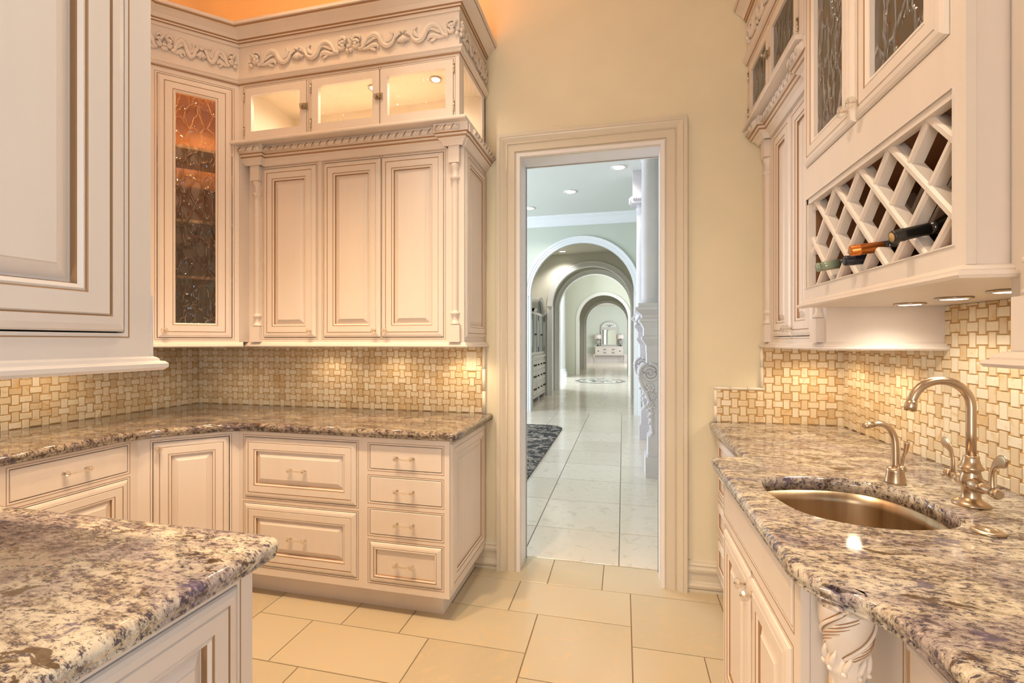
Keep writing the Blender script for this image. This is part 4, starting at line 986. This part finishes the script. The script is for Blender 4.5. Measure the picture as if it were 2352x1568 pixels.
# lamps in the hall ceilings
def hall_can(label, loc, group, power, mat=LAMPD):
    t = thing('ceiling_light', label, 'light', loc, 0, group)
    MB().lathe([(.105, 0), (.105, -.008), (.08, -.010), (.072, -.002)], 20).build('trim_ring', WHITE, t); MB().lathe([(.072, -.003), (.002, -.004)], 20).build('lens', mat, t)
    if power: lamp(t, (0, 0, -.05), power, (1, .95, .88), .08, spot=2.2)
def ray(px, py, z):
    u = (px-1176)/1082.; v = (784-py)/1082.; yw = math.radians(13.27); t_ = (z-1.34)/v
    return (t_*(-math.sin(yw)+u*math.cos(yw)), t_*(math.cos(yw)+u*math.sin(yw)), z)
for p, lb in (((1421, 384), 'recessed hall downlight beside the tall limestone columns'), ((1310, 440), 'recessed hall downlight between the other two in a row'), ((1216, 478), 'recessed hall downlight over the black rug side near the crown moulding')): hall_can(lb, ray(*p, 3.69), 'downlights in the hall ceiling', 25)
hall_can('small recessed downlight in the passage ceiling between arches', ray(1292, 577, 3.5), None, 70)
for y in (21., 27.): hall_can('recessed downlight in the far gallery ceiling', (-.8, y, 3.70), 'downlights in the gallery', 60)

# limestone chimneypiece on the right: two scrolled legs, shelf and columns above
c = thing('stone_chimneypiece', 'carved limestone chimneypiece with scroll legs and tall columns in the hall', 'fireplace', (0, 0, 0))
def scroll_leg(y0):
    w_ = .24
    MB().box(.215, .80, y0-.02, y0+w_+.02, 0, .20).box(.235, .80, y0-.005, y0+w_+.005, .20, .225).build('plinth', STONE, c)
    p = MB().box(.240, .80, y0-.003, y0+w_+.003, .225, .40).box(.258, .80, y0, y0+w_, .40, .425); p.build('plinth_block', STONE, c)
    # S-shaped leg, outline in x-z extruded along y
    out = bez([(.285, .425), (.275, .52), (.272, .62), (.262, .72), (.225, .82), (.175, .92), (.155, 1.00), (.170, 1.075), (.215, 1.115)], 5)
    m_ = MB(); P = out+[(.62, 1.13), (.62, .425)]; n = len(P)
    m_.add([(x, y0, z) for x, z in P]+[(x, y0+w_, z) for x, z in P], [(i, (i+1) % n, n+(i+1) % n, n+i) for i in range(n)], 0)
    for k in (0, 1):
        vs = [Vector((x, z, 0)) for x, z in P]
        for tri in tessellate_polygon([vs]): m_.add([(vs[i].x, y0+k*w_, vs[i].y) for i in tri], [(0, 1, 2)])
    # raised spine along the front edge and the volute on the side
    m_.tube([(x, y0+.0, z) for x, z in out], .016, 8); m_.tube([(x, y0+w_, z) for x, z in out], .016, 8)
    sp = spiral_pts(.262, 1.030, .090, .012, PI*.55, -2.3, 40); m_.tube([(x, y0-.004, z) for x, z in sp], [.017-.008*i/40 for i in range(41)], 8)
    m_.ball((.262, y0-.004, 1.03), .018)
    m_.build('scroll_leg', STONE, c)
    f_ = MB()
    for (x, z, r) in ((.262, .885, .042), (.285, .800, .034), (.262, .720, .036)):
        for k in range(6): f_.ball((x+r*.62*math.cos(k*PI/3), y0-.010, z+r*.62*math.sin(k*PI/3)), r*.42, sq=(1, .55, 1))
        f_.ball((x, y0-.018, z), r*.3)
    for (x, z) in ((.315, .850), (.322, .765), (.225, .845), (.225, .700), (.300, .690), (.245, .660), (.28, .63), (.255, .60), (.275, .565), (.262, .535)): f_.ball((x, y0-.006, z), .022, sq=(1, .5, .8))
    f_.build('carved_flowers', STONE, c); f_ = MB()
    for i, z in enumerate((.90, .84, .78, .71, .66)): f_.ball((.19+.022*i, y0+.11, z), .030, sq=(.8, 1.6, 1))
    f_.build('carved_leaves', STONE, c)
    pr = [(.0, 1.125), (-.02, 1.14), (-.02, 1.22), (.0, 1.235), (.0, 1.30), (.035, 1.35), (.045, 1.37), (.045, 1.385), (.025, 1.40), (.025, 1.47), (.05, 1.52), (.07, 1.54), (.07, 1.56), (.045, 1.575), (.045, 1.60), (.095, 1.64), (.11, 1.65), (.11, 1.672), (.08, 1.68), (.08, 1.715), (0, 1.715)]
    m_ = MB().sweep([(.70, y0), (.225, y0), (.225, y0+w_), (.70, y0+w_)][::-1], pr, 0)
    m_.box(.228, .80, y0+.003, y0+w_-.003, 1.122, 1.712); m_.build('entablature', STONE, c)
    col_ = MB().lathe([(.105, 1.715), (.105, 1.735), (.085, 1.745), (.083, 1.80), (.083, 2.4), (.078, 3.12), (.077, 3.16), (.088, 3.17), (.088, 3.19), (.078, 3.20), (.080, 3.24)], 28, (.262, y0+.12)); col_.build('column', STONE, c)
    m_ = MB().box(.11, .80, y0-.02, y0+w_+.02, 3.24, 3.33).box(.13, .80, y0, y0+w_, 3.33, 3.69)
    for i in range(5): m_.ball((.108, y0+.03+.045*i, 3.30), .03); 
    for i in range(12): m_.ball((.14+.03*i, y0-.022, 3.30), .022)
    m_.build('capital', STONE, c)
scroll_leg(4.84); scroll_leg(6.68)
MB().box(.30, .80, 5.08, 6.68, 1.12, 1.60).box(.16, .80, 5.08, 6.68, 1.60, 1.69).build('mantel_shelf', STONE, c)
MB().box(.55, .80, 5.08, 6.68, 0, 1.12).build('surround', STONE, c)
MB().box(.45, .80, 5.08, 6.68, 1.69, 3.69).build('overmantel', STONE, c)
# rug with rounded corner
P = rounded([(-4.2, 4.05, .15), (-.905, 4.05, .15), (-.905, 7.43, .30), (-4.2, 7.43, .15)], 0)
m_ = MB(); n = len(P); m_.add([(x, y, .002) for x, y in P]+[(x, y, .014) for x, y in P], [(i, (i+1) % n, n+(i+1) % n, n+i) for i in range(n)]+[tuple(range(n, 2*n))])
tag(m_.build('area_rug', RUGM), 'black floral rug with rounded corners on the pale hall floor', 'rug')
# china cabinet in the passage
CW = simple('antique_white_paint', (.72, .68, .62), .45)
c = thing('china_cabinet', 'antique white china cabinet with arched top and glass doors in the passage', 'cabinet', (-1.90, 9.95, 0), PI/2)
cw, cd = 1.68, .42
m_ = MB().box(0, cw, 0, cd, .09, .98).box(.02, cw-.02, .04, cd, 1.02, 2.04); m_.box(-.02, cw+.02, -.03, cd, .98, 1.02).box(-.01, cw+.01, -.012, cd, .09, .14)
m_.build('body', CW, c)
arc_ = [(cw/2-.5*math.cos(PI*i/16), 2.06+.30*math.sin(PI*i/16)) for i in range(17)]
m_ = MB(); path = [(0, 2.06)]+arc_+[(cw, 2.06)]
for a, b in zip(path, path[1:]):
    m_.add([(a[0], -.06, a[1]), (b[0], -.06, b[1]), (b[0], cd, b[1]), (a[0], cd, a[1]), (a[0], -.03, a[1]-.07), (b[0], -.03, b[1]-.07), (b[0], cd, b[1]-.07), (a[0], cd, a[1]-.07)], [(0, 1, 2, 3), (0, 4, 5, 1), (4, 7, 6, 5)])
m_.build('cornice', CW, c)
m_ = MB(); m_.add([(x, .03, z-.05) for x, z in arc_], [tuple(range(17))]); m_.build('fan_grille', simple('dark_grille', (.10, .10, .10), .5), c)
for i in range(4):
    a = .04+.40*i; o = MB().box(a, a+.39, .018, .04, 1.05, 2.0).build('door', CW, c)
    MB().box(a+.05, a+.34, .014, .0185, 1.10, 1.95).build('pane', simple('grey_cabinet_glass', (.30, .33, .33), .08), o)
    MB().ball((a+(.36 if i % 2 == 0 else .03), .0, 1.50), .022).build('knob', BLACKM, o)
    for z in (1.16, 1.88): MB().box(a-.012 if i % 2 == 0 else a+.385, a+.004 if i % 2 == 0 else a+.402, .006, .02, z-.06, z+.06).build('hinge', BLACKM, o)
for j, (z0, z1) in enumerate(((.16, .42), (.45, .68), (.71, .92))):
    for a, b in ((.04, .40), (.44, 1.22), (1.26, 1.64)):
        o = MB().panel(a, b, z0, z1, [(0, .012, 0), (.012, .016, 0), (.03, .010, 0)], 0, .0).build('drawer', CW, c)
        for f in (.25, .75): MB().ball((a+(b-a)*f, -.028, (z0+z1)/2), .022).build('knob', BLACKM, o)
for x in (.03, cw/2-.05, cw-.11): MB().box(x, x+.08, .0, cd, 0, .09).build('foot', CW, c)
# inlaid medallion
m_ = MB(); c0 = (-.755, 16.27)
def ringm(r0, r1, z, mi, n=48, wob=0):
    vs = []
    for i in range(n):
        a = 2*PI*i/n
        for r in (r0, r1*(1+wob*math.sin(a*8))): vs.append((c0[0]+r*math.cos(a), c0[1]+r*1.22*math.sin(a), z))
    m_.add(vs, [(2*i, 2*i+1, (2*i+3) % (2*n), (2*i+2) % (2*n)) for i in range(n)], mi)
ringm(0.001, .84, .0015, 0); ringm(.60, .70, .002, 1); ringm(.001, .56, .002, 1, 48, .1); ringm(.001, .38, .0025, 0, 48, .3); ringm(.001, .16, .003, 1)
tag(m_.build('floor_medallion', [simple('dark_marble', (.10, .095, .09), .12), simple('cream_marble', (.70, .66, .58), .12)]), 'dark and cream marble medallion inlaid in the foyer floor', 'medallion')
# round white column in the foyer
c = thing('round_column', 'round white column standing in the bright foyer on a square base', 'column', (-2.32, 17.9, 0))
MB().box(-.24, .24, -.24, .24, 0, .14).lathe([(.24, .14), (.25, .18), (.21, .22), (.20, .24), (.225, .27), (.19, .30)], 24).build('base', BLUEW, c); MB().lathe([(.19, .30), (.17, 4.3), (.2, 4.32), (.22, 4.45)], 28).build('shaft', BLUEW, c); MB().box(-.24, .24, -.24, .24, 4.45, 4.6).build('capital', BLUEW, c)
# console table, mirror and lamps at the end of the enfilade
GW = simple('washed_grey_paint', (.62, .57, .52), .5)
c = thing('console_table', 'washed grey console table with drawers and cabriole legs against the end wall', 'table', (-.89, 31.30, 0))
MB().box(-.96, .96, 0, .56, .98, 1.03).box(-.90, .90, .03, .56, .46, .98).box(-.94, .94, .0, .56, .44, .48).build('body', GW, c)
for a, b, z0, z1 in ((-.87, -.50, .52, .92), (.50, .87, .52, .92), (-.46, .46, .74, .92), (-.46, .46, .53, .71)):
    o = MB().panel(a, b, z0, z1, [(0, .006, 0), (.02, .016, 0), (.04, .010, 0)], .03, 0).build('drawer', GW, c)
    if b-a > .5:
        for s in (-1, 1): MB().tube([((s*.27)-.08, .0, (z0+z1)/2+.03), (s*.27-.04, -.02, (z0+z1)/2-.02), (s*.27+.04, -.02, (z0+z1)/2-.02), (s*.27+.08, .0, (z0+z1)/2+.03)], .014, 6).build('handle', BLACKM, o)
    else: MB().ball(((a+b)/2, -.01, (z0+z1)/2), .035).build('knob', BLACKM, o)
for sx in (-1, 1):
    for y in (.05, .48): MB().tube(bez([(sx*.92, y, .50), (sx*.98, y-.02, .38), (sx*.93, y, .20), (sx*.91, y, .08), (sx*.95, y-.01, .0)], 4), [.06-.04*min(1, i/10) for i in range(17)], 8, up=(0, 1, 0)).build('leg', GW, c)
c = thing('arched_mirror', 'grey framed mirror with fan arch leaning above the console table', 'mirror', (-.89, 31.78, 1.04))
arc_ = [(-.54*math.cos(PI*i/16), 1.22+.40*math.sin(PI*i/16)) for i in range(17)]
def ext(P, y0, y1):
    m_ = MB(); n = len(P); m_.add([(x, y0, z) for x, z in P]+[(x, y1, z) for x, z in P], [(i, (i+1) % n, n+(i+1) % n, n+i) for i in range(n)]+[tuple(range(n))]); return m_
ext([(-.54, 0)]+arc_+[(.54, 0)], 0, .06).build('frame', simple('grey_mirror_frame', (.50, .49, .45), .5), c)
m_ = MB().box(-.44, .44, -.006, -.002, .10, 1.06); m_.build('glass', MIRROR, c)
ext([(x*.84, 1.27+(z-1.22)*.66) for x, z in arc_], -.005, -.001).build('fan_pane', simple('pale_fan_glass', (.70, .74, .72), .2), c)
m_ = MB()
for k in range(1, 6): m_.tube([(0, -.008, 1.29), (-.36*math.cos(PI*k/6), -.008, 1.29+.20*math.sin(PI*k/6))], .012, 5)
m_.build('fan_scrollwork', BLACKM, c)
for sx, lb in ((-.73, 'table lamp with pale shade on the console beside the mirror, nearer the tall door casing'), (.73, 'table lamp with pale shade on the console beside the mirror, nearer the white arch')):
    c = thing('table_lamp', 'table lamp with a pale drum shade and dark urn base on the console', 'lamp', (-.89+sx, 31.55, 1.03), 0, 'pair of lamps on the console')
    MB().lathe([(.11, 0), (.10, .03), (.03, .08)], 14).build('foot', BLACKM, c)
    MB().lathe([(.03, .08), (.09, .16), (.155, .26), (.14, .34), (.05, .42), (.03, .46)], 16).build('urn', simple('grey_urn', (.36, .34, .31), .4), c)
    MB().lathe([(.03, .42), (.07, .42), (.02, .48), (.015, .80), (.02, .82)], 10).build('stem', BLACKM, c)
    MB().lathe([(.24, .48), (.19, .76)], 20).build('lamp_shade', simple('pale_linen_shade', (.74, .66, .62), .8), c)
MB().box(-2.70, -2.58, 31.84, 31.9, 0, 2.3).build('trim_4', WHITE, None, 'structure')
